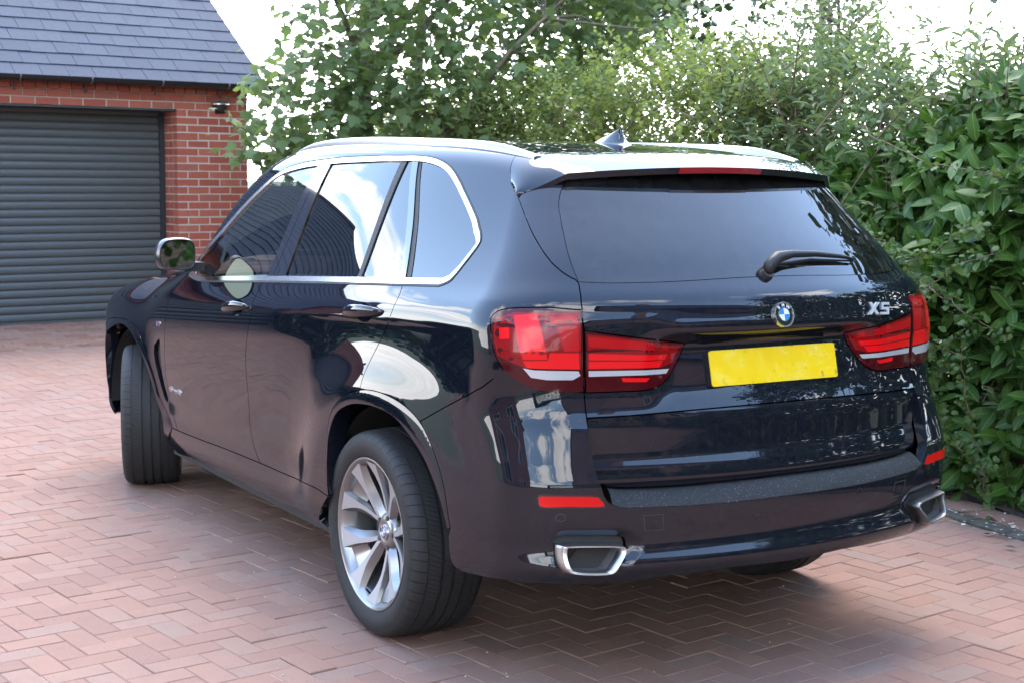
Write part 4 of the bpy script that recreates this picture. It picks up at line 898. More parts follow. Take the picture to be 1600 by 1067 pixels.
def smooth_open(pts, step=.012):
    """Catmull-Rom through an open row of points"""
    p = np.asarray(pts, float); p = np.vstack([2*p[0]-p[1], p, 2*p[-1]-p[-2]]); out = []
    for i in range(1, len(p)-2):
        d = np.hypot(*(p[i+1]-p[i])); k = max(2, int(d/step)); t0 = 0; 
        for t in np.linspace(0, 1, k, endpoint=False):
            out.append(.5*((2*p[i]) + (-p[i-1]+p[i+1])*t + (2*p[i-1]-5*p[i]+4*p[i+1]-p[i+2])*t*t + (-p[i-1]+3*p[i]-3*p[i+1]+p[i+2])*t**3))
    out.append(p[-2]); return np.array(out)
def area(p): x, y = p[:, 0], p[:, 1]; return .5*np.sum(x*np.roll(y, -1)-y*np.roll(x, -1))
def inset(p, d):
    s = 1 if area(p) > 0 else -1; a = p-np.roll(p, 1, 0); b = np.roll(p, -1, 0)-p
    na = np.stack([-a[:, 1], a[:, 0]], -1); nb = np.stack([-b[:, 1], b[:, 0]], -1)
    na /= np.maximum(np.hypot(na[:, 0], na[:, 1]), 1e-9)[:, None]; nb /= np.maximum(np.hypot(nb[:, 0], nb[:, 1]), 1e-9)[:, None]
    n = na+nb; n /= np.maximum(np.hypot(n[:, 0], n[:, 1]), 1e-9)[:, None]; c = np.clip(np.sum(n*na, 1), .5, 1)
    return p + n*(s*d/c)[:, None]
def inpoly(P, poly):
    x, y = P[:, 0], P[:, 1]; r = np.zeros(len(P), bool); a = poly; b = np.roll(poly, -1, 0)
    for (x0, y0), (x1, y1) in zip(a, b):
        c = ((y0 > y) != (y1 > y)); 
        if y1 != y0: r ^= c & (x < (x1-x0)*(y-y0)/(y1-y0)+x0)
    return r
def pdist(P, poly, closed=True):
    d = np.full(len(P), 1e9); a = poly; b = np.roll(poly, -1, 0)
    if not closed: a, b = poly[:-1], poly[1:]
    for p, q in zip(a, b):
        e = q-p; t = np.clip(((P-p) @ e)/max(e @ e, 1e-12), 0, 1); w = P-p-t[:, None]*e; d = np.minimum(d, np.hypot(w[:, 0], w[:, 1]))
    return d
def triangulate(loops, step):
    pts = np.concatenate(loops); edges = []; o = 0
    for l in loops:
        n = len(l); edges += [(o+i, o+(i+1) % n) for i in range(n)]; o += n
    lo, hi = loops[0].min(0), loops[0].max(0); gx = np.arange(lo[0], hi[0], step); gy = np.arange(lo[1], hi[1], step*.866)
    G = np.array([(x+(step/2 if j % 2 else 0), y) for j, y in enumerate(gy) for x in gx]) if len(gx) and len(gy) else np.zeros((0, 2))
    if len(G):
        k = inpoly(G, loops[0]); 
        for h in loops[1:]: k &= ~inpoly(G, h)
        G = G[k]
    if len(G):
        k = np.ones(len(G), bool)
        for l in loops: k &= pdist(G, l) > step*.45
        G = G[k]
    A = np.concatenate([pts, G]) if len(G) else pts
    vo, _, fo, ov, _, _ = delaunay_2d_cdt([Vector((float(x), float(y))) for x, y in A], edges, [], 0, 1e-7)
    V = np.array([tuple(v) for v in vo]); Fc = np.array([f for f in fo if len(f) == 3])
    c = V[Fc].mean(1); k = inpoly(c, loops[0])
    for h in loops[1:]: k &= ~inpoly(c, h)
    Fc = Fc[k]; e = V[Fc]; ar = .5*((e[:, 1, 0]-e[:, 0, 0])*(e[:, 2, 1]-e[:, 0, 1])-(e[:, 2, 0]-e[:, 0, 0])*(e[:, 1, 1]-e[:, 0, 1]))
    Fc = Fc[abs(ar) > 1e-10]; idx = {}
    return V, Fc, ov
def surf(u, v, off):
    P = SS(u, v); n = NN(P); o = off(u, v) if callable(off) else off
    return P + n*(o[..., None] if hasattr(o, 'shape') else o), n
def panel(name, outer, m, parent, holes=(), gap=.002, off=0., flange=.014, step=.02, sides='LR', smooth_n=True, bstep=None):
    """a piece of the body skin bounded by a closed row of chart points; 'L','R' one side or both, 'C' already spans both"""
    bstep = bstep or step*.8
    lp = [inset(resample(outer, bstep), gap)] + [inset(resample(h, bstep), -gap) for h in holes]
    V, Fc, ov = triangulate(lp, step); P, n = surf(V[:, 0], V[:, 1], off)
    if callable(off):
        h = .003; a, _ = surf(V[:, 0]+h, V[:, 1], off); b, _ = surf(V[:, 0]-h, V[:, 1], off); c, _ = surf(V[:, 0], V[:, 1]+h, off); d, _ = surf(V[:, 0], V[:, 1]-h, off)
        q = norm(np.cross(a-b, c-d)); n2 = np.where(np.sum(q*n, -1, keepdims=True) < 0, -q, q)
    else: n2 = n
    t = P[Fc]; fn = np.cross(t[:, 1]-t[:, 0], t[:, 2]-t[:, 0]); fl = np.sum(fn*n2[Fc].mean(1), 1) < 0; Fc[fl] = Fc[fl][:, ::-1]
    VV, FF, NV = [P], [tuple(f) for f in Fc], [n2]; b = len(P)
    if flange:
        for l in lp:
            q, qn = surf(l[:, 0], l[:, 1], off); k = len(l); inn = q - qn*flange; ctr = np.roll(q, -1, 0)-np.roll(q, 1, 0); fnm = norm(np.cross(ctr, qn)); 
            fnm = fnm if area(l) > 0 else -fnm
            sgn = 1
            VV += [q, inn]; NV += [fnm, fnm]
            for i in range(k):
                j = (i+1) % k; FF.append((b+i, b+k+i, b+k+j, b+j))
            b += 2*k
    VV = np.concatenate(VV); NV = np.concatenate(NV); objs = []
    # orient flange faces by their normals
    F2 = []
    for f in FF:
        if len(f) == 4:
            a_, b_, c_ = VV[f[0]], VV[f[1]], VV[f[2]]
            if np.dot(np.cross(b_-a_, c_-a_), NV[f[0]]) < 0: f = f[::-1]
        F2.append(f)
    for sd in sides:
        if sd in 'LC': objs.append(mobj(name, VV, F2, m, parent, normals=NV))
        else: objs.append(mobj(name, VV*[1, -1, 1], [f[::-1] for f in F2], m, parent, normals=NV*[1, -1, 1]))
    return objs
def mirror_close(half):
    """half: open row running from rear centre line to rear centre line on the left side -> closed polygon over both sides"""
    h = np.asarray(half, float); m = h[::-1].copy(); m[:, 0] = 2*UC-m[:, 0]; return np.vstack([h, m[1:-1]]) if abs(h[0, 0]-UC) < 1e-3 else np.vstack([h, m])
def c(n, a=None, b=None): q = np.array(CV[n]); return q[a:b]
def cat(*a): return np.vstack([np.asarray(x, float).reshape(-1, 2) for x in a])
def uvz(y, z):      # chart point of the rear skin at (y, z)
    x = np.array([float(XZ(z))]); lo, hi = -1.5, .2
    for _ in range(40):
        m_ = (lo+hi)/2
        if F(np.array([[m_, y, z]]))[0] > 0: hi = m_
        else: lo = m_
    return UV(np.array([[hi, y, z]]))[0]

# ---- car materials
def paint():
    m = mat('navy_black_paint'); g = NG(m); co = g.coord()
    fl = g.noise(900, 2, .6, co); sz_ = g.n('ShaderNodeSeparateXYZ'); g.l(co, sz_.inputs[0]); g.set(Base_Color=g.mixc(g.rng(fl, .45, .75, 0, 1), (.0045, .0060, .0115), (.009, .012, .023)), Roughness=.4, Metallic=.0, Coat_Weight=1., Coat_Roughness=g.rng(sz_.outputs[2], .95, .45, .010, .07), Coat_IOR=1.52, Specular_IOR_Level=.0)
    # thin film of road dust, thicker low down on the tail
    d1 = g.noise(38, 6, .75, co); d2 = g.noise(190, 2, .6, co); du = g.n('ShaderNodeBsdfDiffuse'); du.inputs[0].default_value = (.32, .29, .26, 1)
    sp = g.n('ShaderNodeSeparateXYZ'); g.l(co, sp.inputs[0]); rear = g.rng(sp.outputs[0], -.85, -.98, .0, 1.)
    f = g.math('ADD', g.math('MULTIPLY', g.rng(d1, .45, .85, .004, .03), g.math('ADD', .06, rear)), g.math('MULTIPLY', g.rng(d2, .72, .77, 0, .5), g.math('MULTIPLY', rear, g.rng(d1, .5, .65, 0, 1))))
    mx = g.n('ShaderNodeMixShader'); g.l(f, mx.inputs[0]); g.l(g.b.outputs[0], mx.inputs[1]); g.l(du.outputs[0], mx.inputs[2]); g.l(mx.outputs[0], g.t.nodes['Material Output'].inputs[0])
    return m
M_PAINT = paint()
M_CHROME = simple('satin_chrome', (.80, .80, .82), .16, 1.); M_CHR2 = simple('bright_chrome', (.9, .9, .91), .06, 1.); M_SATIN = simple('satin_aluminium', (.27, .28, .295), .32, 1.)
M_GLOSSBLK = simple('gloss_black', (.006, .006, .008), .08, coat=1.); M_RUB = simple('rubber_seal', (.010, .010, .011), .6); M_MATBLK = simple('matt_black', (.016, .016, .017), .7)
def glass(name, tint, f0=1.75):
    m = mat(name); g = NG(m); t = g.n('ShaderNodeBsdfTransparent'); t.inputs[0].default_value = (*tint, 1); gl = g.n('ShaderNodeBsdfGlossy'); gl.inputs['Roughness'].default_value = .0; gl.inputs[0].default_value = (1, 1, 1, 1)
    fr = g.n('ShaderNodeFresnel'); fr.inputs[0].default_value = f0; mx = g.n('ShaderNodeMixShader'); g.l(fr.outputs[0], mx.inputs[0]); g.l(t.outputs[0], mx.inputs[1]); g.l(gl.outputs[0], mx.inputs[2]); g.l(mx.outputs[0], g.t.nodes['Material Output'].inputs[0]); return m
M_GLASS = glass('clear_glass', (.42, .48, .45), 1.7); M_PRIV = glass('privacy_glass', (.035, .042, .045), 1.75)
def rear_glass():
    m = glass('rear_glass', (.02, .023, .026), 1.56); g = NG.__new__(NG); g.m = m; g.t = m.node_tree; g.b = pbsdf(m); out = g.t.nodes['Material Output']; old = out.inputs[0].links[0].from_socket; co = g.coord()
    du = g.n('ShaderNodeBsdfDiffuse'); du.inputs[0].default_value = (.42, .42, .42, 1); f = g.rng(g.noise(16, 7, .75, co),   .35, .8, .004, .032); f2 = g.rng(g.noise(300, 2, .5, co), .76, .80, 0, .25)
    mx = g.n('ShaderNodeMixShader'); g.l(g.math('ADD', f, f2), mx.inputs[0]); g.l(old, mx.inputs[1]); g.l(du.outputs[0], mx.inputs[2]); g.l(mx.outputs[0], out.inputs[0]); return m
M_RGLASS = rear_glass()
M_LENS = simple('lamp_lens_dark_red', (.060, .002, .006), .12, coat=.5, spec=.2); M_RED = simple('lamp_red', (.82, .006, .010), .25, coat=.35, spec=.2); M_RED2 = simple('lamp_red_deep', (.45, .005, .009), .25, coat=.35, spec=.2); M_CLEARL = simple('lamp_clear', (.62, .63, .65), .15, .3, coat=1.)
M_REFL = simple('reflector_red', (.72, .008, .008), .25, coat=.2, spec=.2)
car = thing('car', 'large dark navy estate car with red tail lights and blank yellow number plate', 'car')

# ---- outlines
DLO = cat(c('dlo', 0, 9), smooth_open(c('dlo', 8, 22)), c('dlo', 22, None))
DLO = cat(smooth_open(c('dlo', 0, 9), .03), c('dlo_rear', 1, None), c('dlo_front', 1, None))
def near_i(poly, p): return int(np.argmin(np.hypot(*(poly-np.asarray(p)).T)))
belt_front, belt_C, belt_B = np.array([1.933, 1.143]), np.array(CV['gap_rear'][0]), np.array(CV['gap_mid'][0])
def belt_between(a, b):     # points of the DLO lower edge with u between a and b, from a to b
    L = DLO[:near_i(DLO, c('dlo', 8)[0])]; L = L[(L[:, 0] < max(a, b)-.01) & (L[:, 0] > min(a, b)+.01)]
    return L[np.argsort(L[:, 0] if b > a else -L[:, 0])]
def yedge(x): return np.interp(x, [-.6, -.35, .2, 1.0, 1.6, 1.9], [.545, .562, .60, .605, .60, .57])
def edge_uv(xs):
    xs = np.asarray(xs, float); y = yedge(xs); return UV(np.stack([xs, y, topz(xs, y)], -1))
A0 = np.array(CV['spo_seam'][0])
# roof rear seam on the left: from tailgate corner up to the roof edge
X_RS = -.345; roof_end = edge_uv([X_RS])[0]
SEAM = smooth_open(cat(A0, c('spo_seam', 1, 4), roof_end), .015)
ARCH = smooth_open(c('rarch_out'), .012); iA = near_i(ARCH, CV['gap_rear'][-1]); iB = near_i(ARCH, CV['bump_seam'][0])
TLT = smooth_open(c('tl_out', 0, 5), .012); TLL = smooth_open(c('tl_out', 6, 13), .012)
BSEAM = c('bump_seam')
TG1 = c('tg_gapd')      # from the roof corner down to the lamp
AP = np.array([[2.075, 1.155], [1.93, 1.275], [1.76, 1.385], [1.60, 1.475], [1.50, 1.525]])
AP = UV(np.stack([np.array([2.12, 2.0, 1.86, 1.72, 1.62]), np.array([.80, .775, .735, .69, .645]), topz(np.array([2.12, 2.0, 1.86, 1.72, 1.62]), np.array([.80, .775, .735, .69, .645]))], -1))
xs_e = np.linspace(1.56, X_RS+.02, 40)
i22 = near_i(TLT, c('tl_out', 4)[0])
quarter = cat(belt_C, belt_between(belt_C[0], -.5), DLO[near_i(DLO, c('dlo', 8)[0]):], belt_front, [[2.02, 1.114]], [[2.115, 1.075]], AP, edge_uv(xs_e), roof_end, SEAM[::-1], TG1[1:], TLT[::-1], TLL[::-1][:-1], BSEAM[::-1], ARCH[iA:iB+1][::-1], smooth_open(c('gap_rear'), .02)[::-1])
def dedupe(p, t=.0025):
    out = [p[0]]
    for q in p[1:]:
        if np.hypot(*(q-out[-1])) > t: out.append(q)
    if np.hypot(*(out[0]-out[-1])) < t: out.pop()
    return np.array(out)
panel('body_side', dedupe(quarter), M_PAINT, car, step=.016)
GF = smooth_open(c('gap_front'), .02); GM = smooth_open(c('gap_mid'), .02); DB = smooth_open(c('door_bot'), .03)
kB = near_i(DB, CV['gap_mid'][-1])
fdoor = dedupe(cat(GF, DB[1:kB+1], GM[::-1][1:], belt_between(belt_B[0], 1.933)))
rdoor = dedupe(cat(GM, DB[kB+1:], ARCH[:iA+1], smooth_open(c('gap_rear'), .02)[::-1], belt_between(belt_C[0], belt_B[0])))
fd = panel('front_door', fdoor, M_PAINT, car, step=.016); rd = panel('rear_door', rdoor, M_PAINT, car, step=.016)
FA = smooth_open(cat(c('farch_out')[::-1], [[3.34, .70], [3.385, .55], [3.375, .40]]), .015)
kf = near_i(FA, (3.25, .819))
sill = dedupe(cat(FA[:1], DB, ARCH[:1], [[.405, .33]], c('sill_low')[::-1], [[2.262, .33]]))
panel('side_skirt', sill, M_PAINT, car, step=.016, flange=.05)
HX = np.array([2.20, 2.45, 2.8, 3.1, 3.35, 3.5]); HY = np.array([.80, .80, .785, .765, .74, .70]); HL = UV(np.stack([HX, HY, topz(HX, HY)], -1))
wing = dedupe(cat(GF[::-1], [[2.02, 1.114], [2.115, 1.075]][::-1][:0], np.array([[2.06, 1.16]]), HL, [[3.50, .93], [3.46, .84]], FA[:kf+2][::-1]))
VT = smooth_open(np.vstack([c('vent'), c('vent')[:1]]), .01)[:-1]
panel('front_wing', wing, M_PAINT, car, holes=[VT], step=.018)
vm = panel('wing_vent', VT, M_MATBLK, car, off=-.02, flange=0, gap=-.004, step=.02)
# wheel arch mouldings: rolled bands
RI = smooth_open(c('rarch_in'), .012)
def band_off(outer, inner, h):
    def f(u, v):
        sh = np.shape(u); P = np.stack([np.ravel(u), np.ravel(v)], -1); a = pdist(P, outer, False); b = pdist(P, inner, False); t = a/np.maximum(a+b, 1e-6)
        return (h*np.sin(np.pi*np.clip(t*.62, 0, 1)**.8)).reshape(sh)
    return f
ra = dedupe(cat(ARCH, RI[::-1])); panel('wheel_arch_trim', ra, M_PAINT, car, off=band_off(ARCH, RI, .0018), step=.008, flange=.07, gap=.0015, bstep=.01)
FI = smooth_open(cat(c('farch_in')[::-1][:-1], [[3.24, .755], [3.325, .655], [3.355, .53], [3.35, .40]]), .015)
fa = dedupe(cat(FA, FI[::-1])); panel('wheel_arch_trim', fa, M_PAINT, car, off=band_off(FA, FI, .0018), step=.009, flange=.07, gap=.0015, bstep=.012)
# front bumper and bonnet (turned away from the camera)
fb = dedupe(cat([[3.385, .30]], FA[kf:][::-1], [[3.46, .84], [3.50, .93], [3.9, .93], [UF-.001, .93], [UF-.001, .30], [3.9, .30]]))
fb = dedupe(cat([[3.385, .30]], FA[kf+1:][::-1], [[3.455, .845], [3.50, .915], [3.9, .90], [UF, .90], [UF, .25], [3.9, .25]]))
panel('front_bumper', fb, M_PAINT, car, step=.04)
def top_grid(name, x0f, x1f, yf, m, nx=60, ny=48, off=0., sub=None):
    t = np.linspace(0, 1, nx)[:, None]; s = np.linspace(-1, 1, ny)[None, :]
    yl = yf(.5); y = s*yl + 0*t; x = x0f(y)*(1-t)+x1f(y)*t; y = s*yf(x); z = topz(x, y); P = np.stack([x, y, z], -1).reshape(-1, 3); n = grad(P); P = P + n*off
    i = np.arange(nx*ny).reshape(nx, ny); Fc = np.stack([i[:-1, :-1], i[1:, :-1], i[1:, 1:], i[:-1, 1:]], -1).reshape(-1, 4)
    a = P[Fc[:, 1]]-P[Fc[:, 0]]; b = P[Fc[:, 2]]-P[Fc[:, 0]]; fl = np.sum(np.cross(a, b)*n[Fc[:, 0]], 1) < 0; Fc[fl] = Fc[fl][:, ::-1]
    return mobj(name, P, Fc, m, sub or car, normals=n)
top_grid('bonnet', lambda y: 2.66-.62*y*y, lambda y: 3.66-.26*y*y, lambda x: np.interp(x, HX, HY)-.004+0*x, M_PAINT)
top_grid('windscreen', lambda y: 1.80-.32*y*y, lambda y: 2.64-.62*y*y, lambda x: np.interp(x, [1.6, 1.72, 1.86, 2.0, 2.12, 2.7], [.64, .685, .73, .77, .795, .81])+0*x, M_GLASS)
X_RC = -.43; 
roof_o = top_grid('roof', lambda y: X_RC+(X_RS-X_RC)*(y/.562)**2, lambda y: 1.79-.55*y*y, lambda x: yedge(x)-.002, M_PAINT, nx=130, ny=70)
M_LINER = simple('headliner', (.05, .05, .055), .9)
top_grid('headliner', lambda y: X_RC+.02+.25*y*y, lambda y: 1.74-.5*y*y, lambda x: yedge(x)-.01, M_LINER, off=-.03)
# ---- side glazing
DI = inset(dedupe(resample(DLO, .03)), .0205)
def clip(poly, a, b):       # keep the side to the right hand (smaller area sign) of the line a->b
    a, b = np.array(a), np.array(b); n = np.array([-(b-a)[1], (b-a)[0]]); out = []
    for p, q in zip(poly, np.roll(poly, -1, 0)):
        dp, dq = (p-a) @ n, (q-a) @ n
        if dp >= 0: out.append(p)
        if (dp >= 0) != (dq >= 0): out.append(p+(q-p)*dp/(dp-dq))
    return np.array(out)
def ext(n, k=.15):
    q = np.array(CV[n]); a, b = q[0], q[-1]; d = b-a; return a-d*k, b+d*k      # from the top to the belt
def between(rear, front):   # part of the glass opening between two cut lines
    p = DI
    if rear is not None: a, b = ext(rear); p = clip(p, a, b)
    if front is not None: a, b = ext(front); p = clip(p, b, a)
    return dedupe(p, .002)
for sgn in (1,):
    panel('window_trim', dedupe(resample(DLO, .03)), M_CHROME, car, holes=[DI], gap=.0008, off=.0035, flange=.008, step=.012, bstep=.012)
    fg = panel('front_window', between('fglass_r', None), M_GLASS, car, gap=.001, off=-.004, flange=0, step=.02)
    rg = panel('rear_door_window', between('rglass_r', 'rglass_l'), M_PRIV, car, gap=.001, off=-.004, flange=0, step=.02)
    ql = panel('rear_door_quarter_light', between('qlight_r', 'qlight_l'), M_PRIV, car, gap=.001, off=-.004, flange=0, step=.02)
    qg = panel('quarter_window', between(None, 'qglass_l'), M_PRIV, car, gap=.001, off=-.004, flange=0, step=.016)
    panel('pillar_trim', between('doorgapB', 'fglass_r'), M_GLOSSBLK, car, gap=.0015, off=.0015, flange=.012, step=.02)
    panel('pillar_trim', between('rglass_l', 'doorgapB'), M_GLOSSBLK, car, gap=.0015, off=.0015, flange=.012, step=.02)
    panel('window_divider', between('qlight_l', 'rglass_r'), M_RUB, car, gap=.0005, off=.001, flange=.008, step=.02)
    panel('door_frame', between('doorgapC', 'qlight_r'), M_GLOSSBLK, car, gap=.001, off=.0015, flange=.01, step=.02)
    panel('window_seal', between('qglass_l', 'doorgapC'), M_RUB, car, gap=.0005, off=-.002, flange=.0, step=.02)
# thin black seal round the outside of the chrome
panel('window_seal', inset(dedupe(resample(DLO, .03)), -.006), M_RUB, car, holes=[inset(dedupe(resample(DLO, .03)), .001)], gap=.0, off=.0022, flange=.004, step=.02, bstep=.02)
# mirror triangle at the front corner of the window
mt = np.array([[1.905, 1.150], [1.70, 1.150], [1.655, 1.20], [1.66, 1.345], [1.70, 1.325], [1.80, 1.262], [1.89, 1.206]])
panel('mirror_base', mt, M_GLOSSBLK, car, gap=.001, off=.003, flange=.008, step=.02)

# ---- tail: upper tailgate with its lamps cut out, lower tailgate, bumper
tl_in = CV['tl_in']; TI_T = smooth_open(tl_in[:5], .02); TI_B = smooth_open(tl_in[4:], .015)
RB = smooth_open(cat(c('rg_bot', 0, 4), [[UC, 1.291]]), .03)
RGS = cat([uvz(.50, 1.640)], c('rg_sided'))
gl_side_top = RGS[0]
SPL = cat(A0, [uvz(.60, 1.60)])
SPLIT = smooth_open(cat([[UC, .897]], c('split')[::-1]), .04)
tg_half = dedupe(cat(SPLIT, c('tg_gap', 10, 12)[::-1], TI_B[::-1], TI_T[::-1][1:], TG1[::-1], [uvz(.585, 1.625)], [uvz(.545, 1.640)], RGS, RB[1:]))
tg = panel('tailgate', mirror_close(tg_half), M_PAINT, car, step=.014, sides='C')[0]
TOPY = np.linspace(.495, 0, 14); gtop = np.array([uvz(y, 1.640-.0*y) for y in TOPY]); gtop[-1, 0] = UC
rw = panel('rear_window', mirror_close(dedupe(cat([[UC, 1.291]], RB[::-1][1:], RGS[::-1][1:], gtop))), M_RGLASS, tg, gap=.0015, off=-.003, flange=.006, step=.022, sides='C')[0]
LT = [(.62, .985), (.655, .988), (.70, .992)]
def low_off(u, v): 
    return np.interp(v, [.62, .66, .70, .725, .745, .775, .83, .87, .89], [-.064, -.058, -.050, -.042, -.039, -.040, -.021, -.006, 0.])
LG = smooth_open(c('ltg_gap'), .02); LG = LG + np.array([[.0, 0]])
LB = smooth_open(cat(c('ltg_bot', 0, 1)+[[-.012, .004]], c('ltg_bot', 1, 4), [[UC, .668]]), .03)
lt_half = dedupe(cat(SPLIT[:], LG[1:-1], LB))
ltg = panel('lower_tailgate', mirror_close(lt_half[::-1] if False else lt_half), M_PAINT, car, step=.014, off=low_off, sides='C', gap=.0025)[0]
LIP = smooth_open(cat(c('lip'), [[UC, .616]]), .02)
BL = smooth_open(c('bump_low'), .02); BLc = cat(BL, [[UC, .397]])
ETr = smooth_open(np.vstack([c('exh_tip'), c('exh_tip')[:1]]), .008)[:-1]; EXH = inset(ETr, -.013); EXH[:, 1] += .006; REC = smooth_open(np.vstack([c('recess'), c('recess')[:1]]), .012)[:-1]
def bump_off(u, v):
    sh = np.shape(u); u_ = np.ravel(u).copy(); r = u_ < UC; u_[r] = 2*UC-u_[r]; P = np.stack([u_, np.ravel(v)], -1); ins = inpoly(P, REC); d = np.where(ins, pdist(P, REC), 0); t = np.clip(d/.040, 0, 1)
    return (-.014*t*t*(3-2*t)).reshape(sh)
BG = cat(c('tg_gap', 11, 13), c('ltg_gap', 1, None))
bh = dedupe(cat([[UC, .616]], LIP[::-1][1:], LG[::-1][1:-1], [CV['tg_gap'][12]], [CV['tg_gap'][11]], c('tl_out', 6)[0], TLL[1:], BSEAM[::-1][1:], ARCH[iB+1:], BLc[1:]))
EXM = EXH.copy(); EXM[:, 0] = 2*UC-EXM[:, 0]; EXM = EXM[::-1]
bump = panel('rear_bumper', mirror_close(bh), M_PAINT, car, holes=[EXH, EXM], step=.013, off=bump_off, sides='C', flange=.035)[0]
# loading step between the lower tailgate and the bumper lip
m = mat('bumper_step'); g = NG(m); co = g.coord(); dn = g.noise(55, 6, .75, co); sp_ = g.noise(230, 3, .7, co)
g.set(Base_Color=g.mixc(g.rng(sp_, .62, .68, 0, .8), g.ramp(dn, [(.3, (.006, .0065, .007)), (.7, (.022, .023, .023))]), (.30, .30, .28)), Roughness=g.ramp(dn, [(.3, .5), (.7, .8)]), Coat_Weight=.0, Specular_IOR_Level=.3)
M_STEP = m
uu_ = np.linspace(LIP[0, 0]-.02, UC, 60); uu_ = np.concatenate([uu_, 2*UC-uu_[::-1][1:]]); um_ = np.where(uu_ < UC, 2*UC-uu_, uu_); LIPs = LIP[np.argsort(LIP[:, 0])]; vl = np.interp(um_, LIPs[:, 0], LIPs[:, 1]); LBs = LB[np.argsort(LB[:, 0])]; vb = np.interp(um_, LBs[:, 0], LBs[:, 1])
PL, nL = surf(uu_, vl+.0005, 0.); PB, nB = surf(uu_, vb-.004, low_off); rows = []
for t in np.linspace(0, 1, 9): rows.append(PL*(1-t)+(PB-[0, 0, .0])*t + np.array([0, 0, .010])*math.sin(math.pi*t)**.7)
rows = [PL - nL*.002 - [0, 0, .006]] + rows + [rows[-1]+[.07, 0, .004]]
k = len(uu_); V = np.concatenate(rows); i_ = np.arange(len(V)).reshape(len(rows), k)
o = mobj('bumper_step', V, np.stack([i_[:-1, :-1], i_[1:, :-1], i_[1:, 1:], i_[:-1, 1:]], -1).reshape(-1, 4), M_STEP, car, smooth=True); sharp(o.data, 50); 
for p_ in o.data.polygons: pass
# bright edge of the bumper beside the lower tailgate
# ---- lamps
tlo = dedupe(cat(TLT, c('tl_out', 5, 6), TLL)); tli = dedupe(cat(TI_T, TI_B[1:]))
def lens_off(poly, h):
    def f(u, v):
        P = np.stack([np.ravel(u), np.ravel(v)], -1); t = np.clip(pdist(P, poly)/.02, 0, 1); return (h*np.sqrt(1-(1-t)**2)).reshape(np.shape(u))
    return f
M_LAMPB = M_LENS
lo_ = panel('tail_light', tlo, M_LENS, car, off=.002, step=.014, flange=.02, gap=.0022)
li_ = panel('tail_light', tli, M_LENS, car, off=.002, step=.014, flange=.02, gap=.0022)
def cl(n): return dedupe(np.array(CV[n]), .001)
M_RED3 = simple('lamp_red_mid', (.26, .004, .007), .2, coat=.35, spec=.2)
for k_, sd in ((0, 'L'), (1, 'R')):
    panel('lamp_field', cl('f1'), M_RED3, lo_[k_], off=.0022, gap=.0004, flange=.001, step=.02, sides=sd); panel('lamp_field', cl('f2'), M_RED3, li_[k_], off=.0022, gap=.0004, flange=.001, step=.02, sides=sd)
    for n, mm in (('e1', M_RED), ('e2', M_RED), ('e3', M_RED2), ('e4', M_RED), ('e5', M_RED2)): panel('light_bar', cl(n), mm, lo_[k_], off=.0026, gap=.0004, flange=.002, step=.02, sides=sd)
    panel('reversing_lamp', cl('rev'), M_CLEARL, lo_[k_], off=.0028, gap=.0004, flange=.002, step=.02, sides=sd)
    for n, mm in (('i1', M_RED2), ('i2', M_RED), ('i3', M_RED), ('i4', M_RED)): panel('light_bar', cl(n), mm, li_[k_], off=.0026, gap=.0004, flange=.002, step=.02, sides=sd)
    panel('reversing_lamp', cl('rev_in'), M_CLEARL, li_[k_], off=.0028, gap=.0004, flange=.002, step=.02, sides=sd)
rf_ = panel('reflector', smooth_open(np.vstack([c('refl'), c('refl')[:1]]), .006)[:-1], M_REFL, car, off=.003, gap=.001, flange=.006, step=.012)
panel('reflector_bezel', inset(dedupe(c('refl'), .001), -.005), M_GLOSSBLK, car, holes=[dedupe(c('refl'), .001)], off=.0012, gap=0., flange=.003, step=.02, bstep=.01)
def chart_disc(name, u, v, r, m, off, parent=car, n=20, hole=None, sides='LR', h=.002, sq=1.):
    a = np.linspace(0, 2*math.pi, n, endpoint=False); p = np.stack([u+r*np.cos(a)/sq, v+r*np.sin(a)], -1); hl = [np.stack([u+hole*np.cos(a)/sq, v+hole*np.sin(a)], -1)] if hole else []
    return panel(name, p, m, parent, holes=hl, off=off, gap=0, flange=h, step=max(r*.7, .004), sides=sides, bstep=.05)
for u, v in CV['sens'][:2]:
    chart_disc('parking_sensor', u, v, .0125, simple('sensor_ring', (.03, .03, .031), .6), .0006, hole=.0105); chart_disc('parking_sensor', u, v, .0085, M_PAINT, .0012)
M_DUSTGAP = simple('dusty_gap', (.034, .033, .032), .8)
tw_ = dedupe(c('tow'), .001); panel('towing_eye_cover', inset(tw_, -.0022), M_DUSTGAP, bump, holes=[inset(tw_, .0006)], gap=0, off=.0005, flange=0, step=.03, sides='L', bstep=.012)
twm = tw_.copy(); twm[:, 0] += -.0; panel('towing_eye_cover', inset(tw_, -.0022), M_DUSTGAP, bump, holes=[inset(tw_, .0006)], gap=0, off=.0005, flange=0, step=.03, sides='R', bstep=.012)
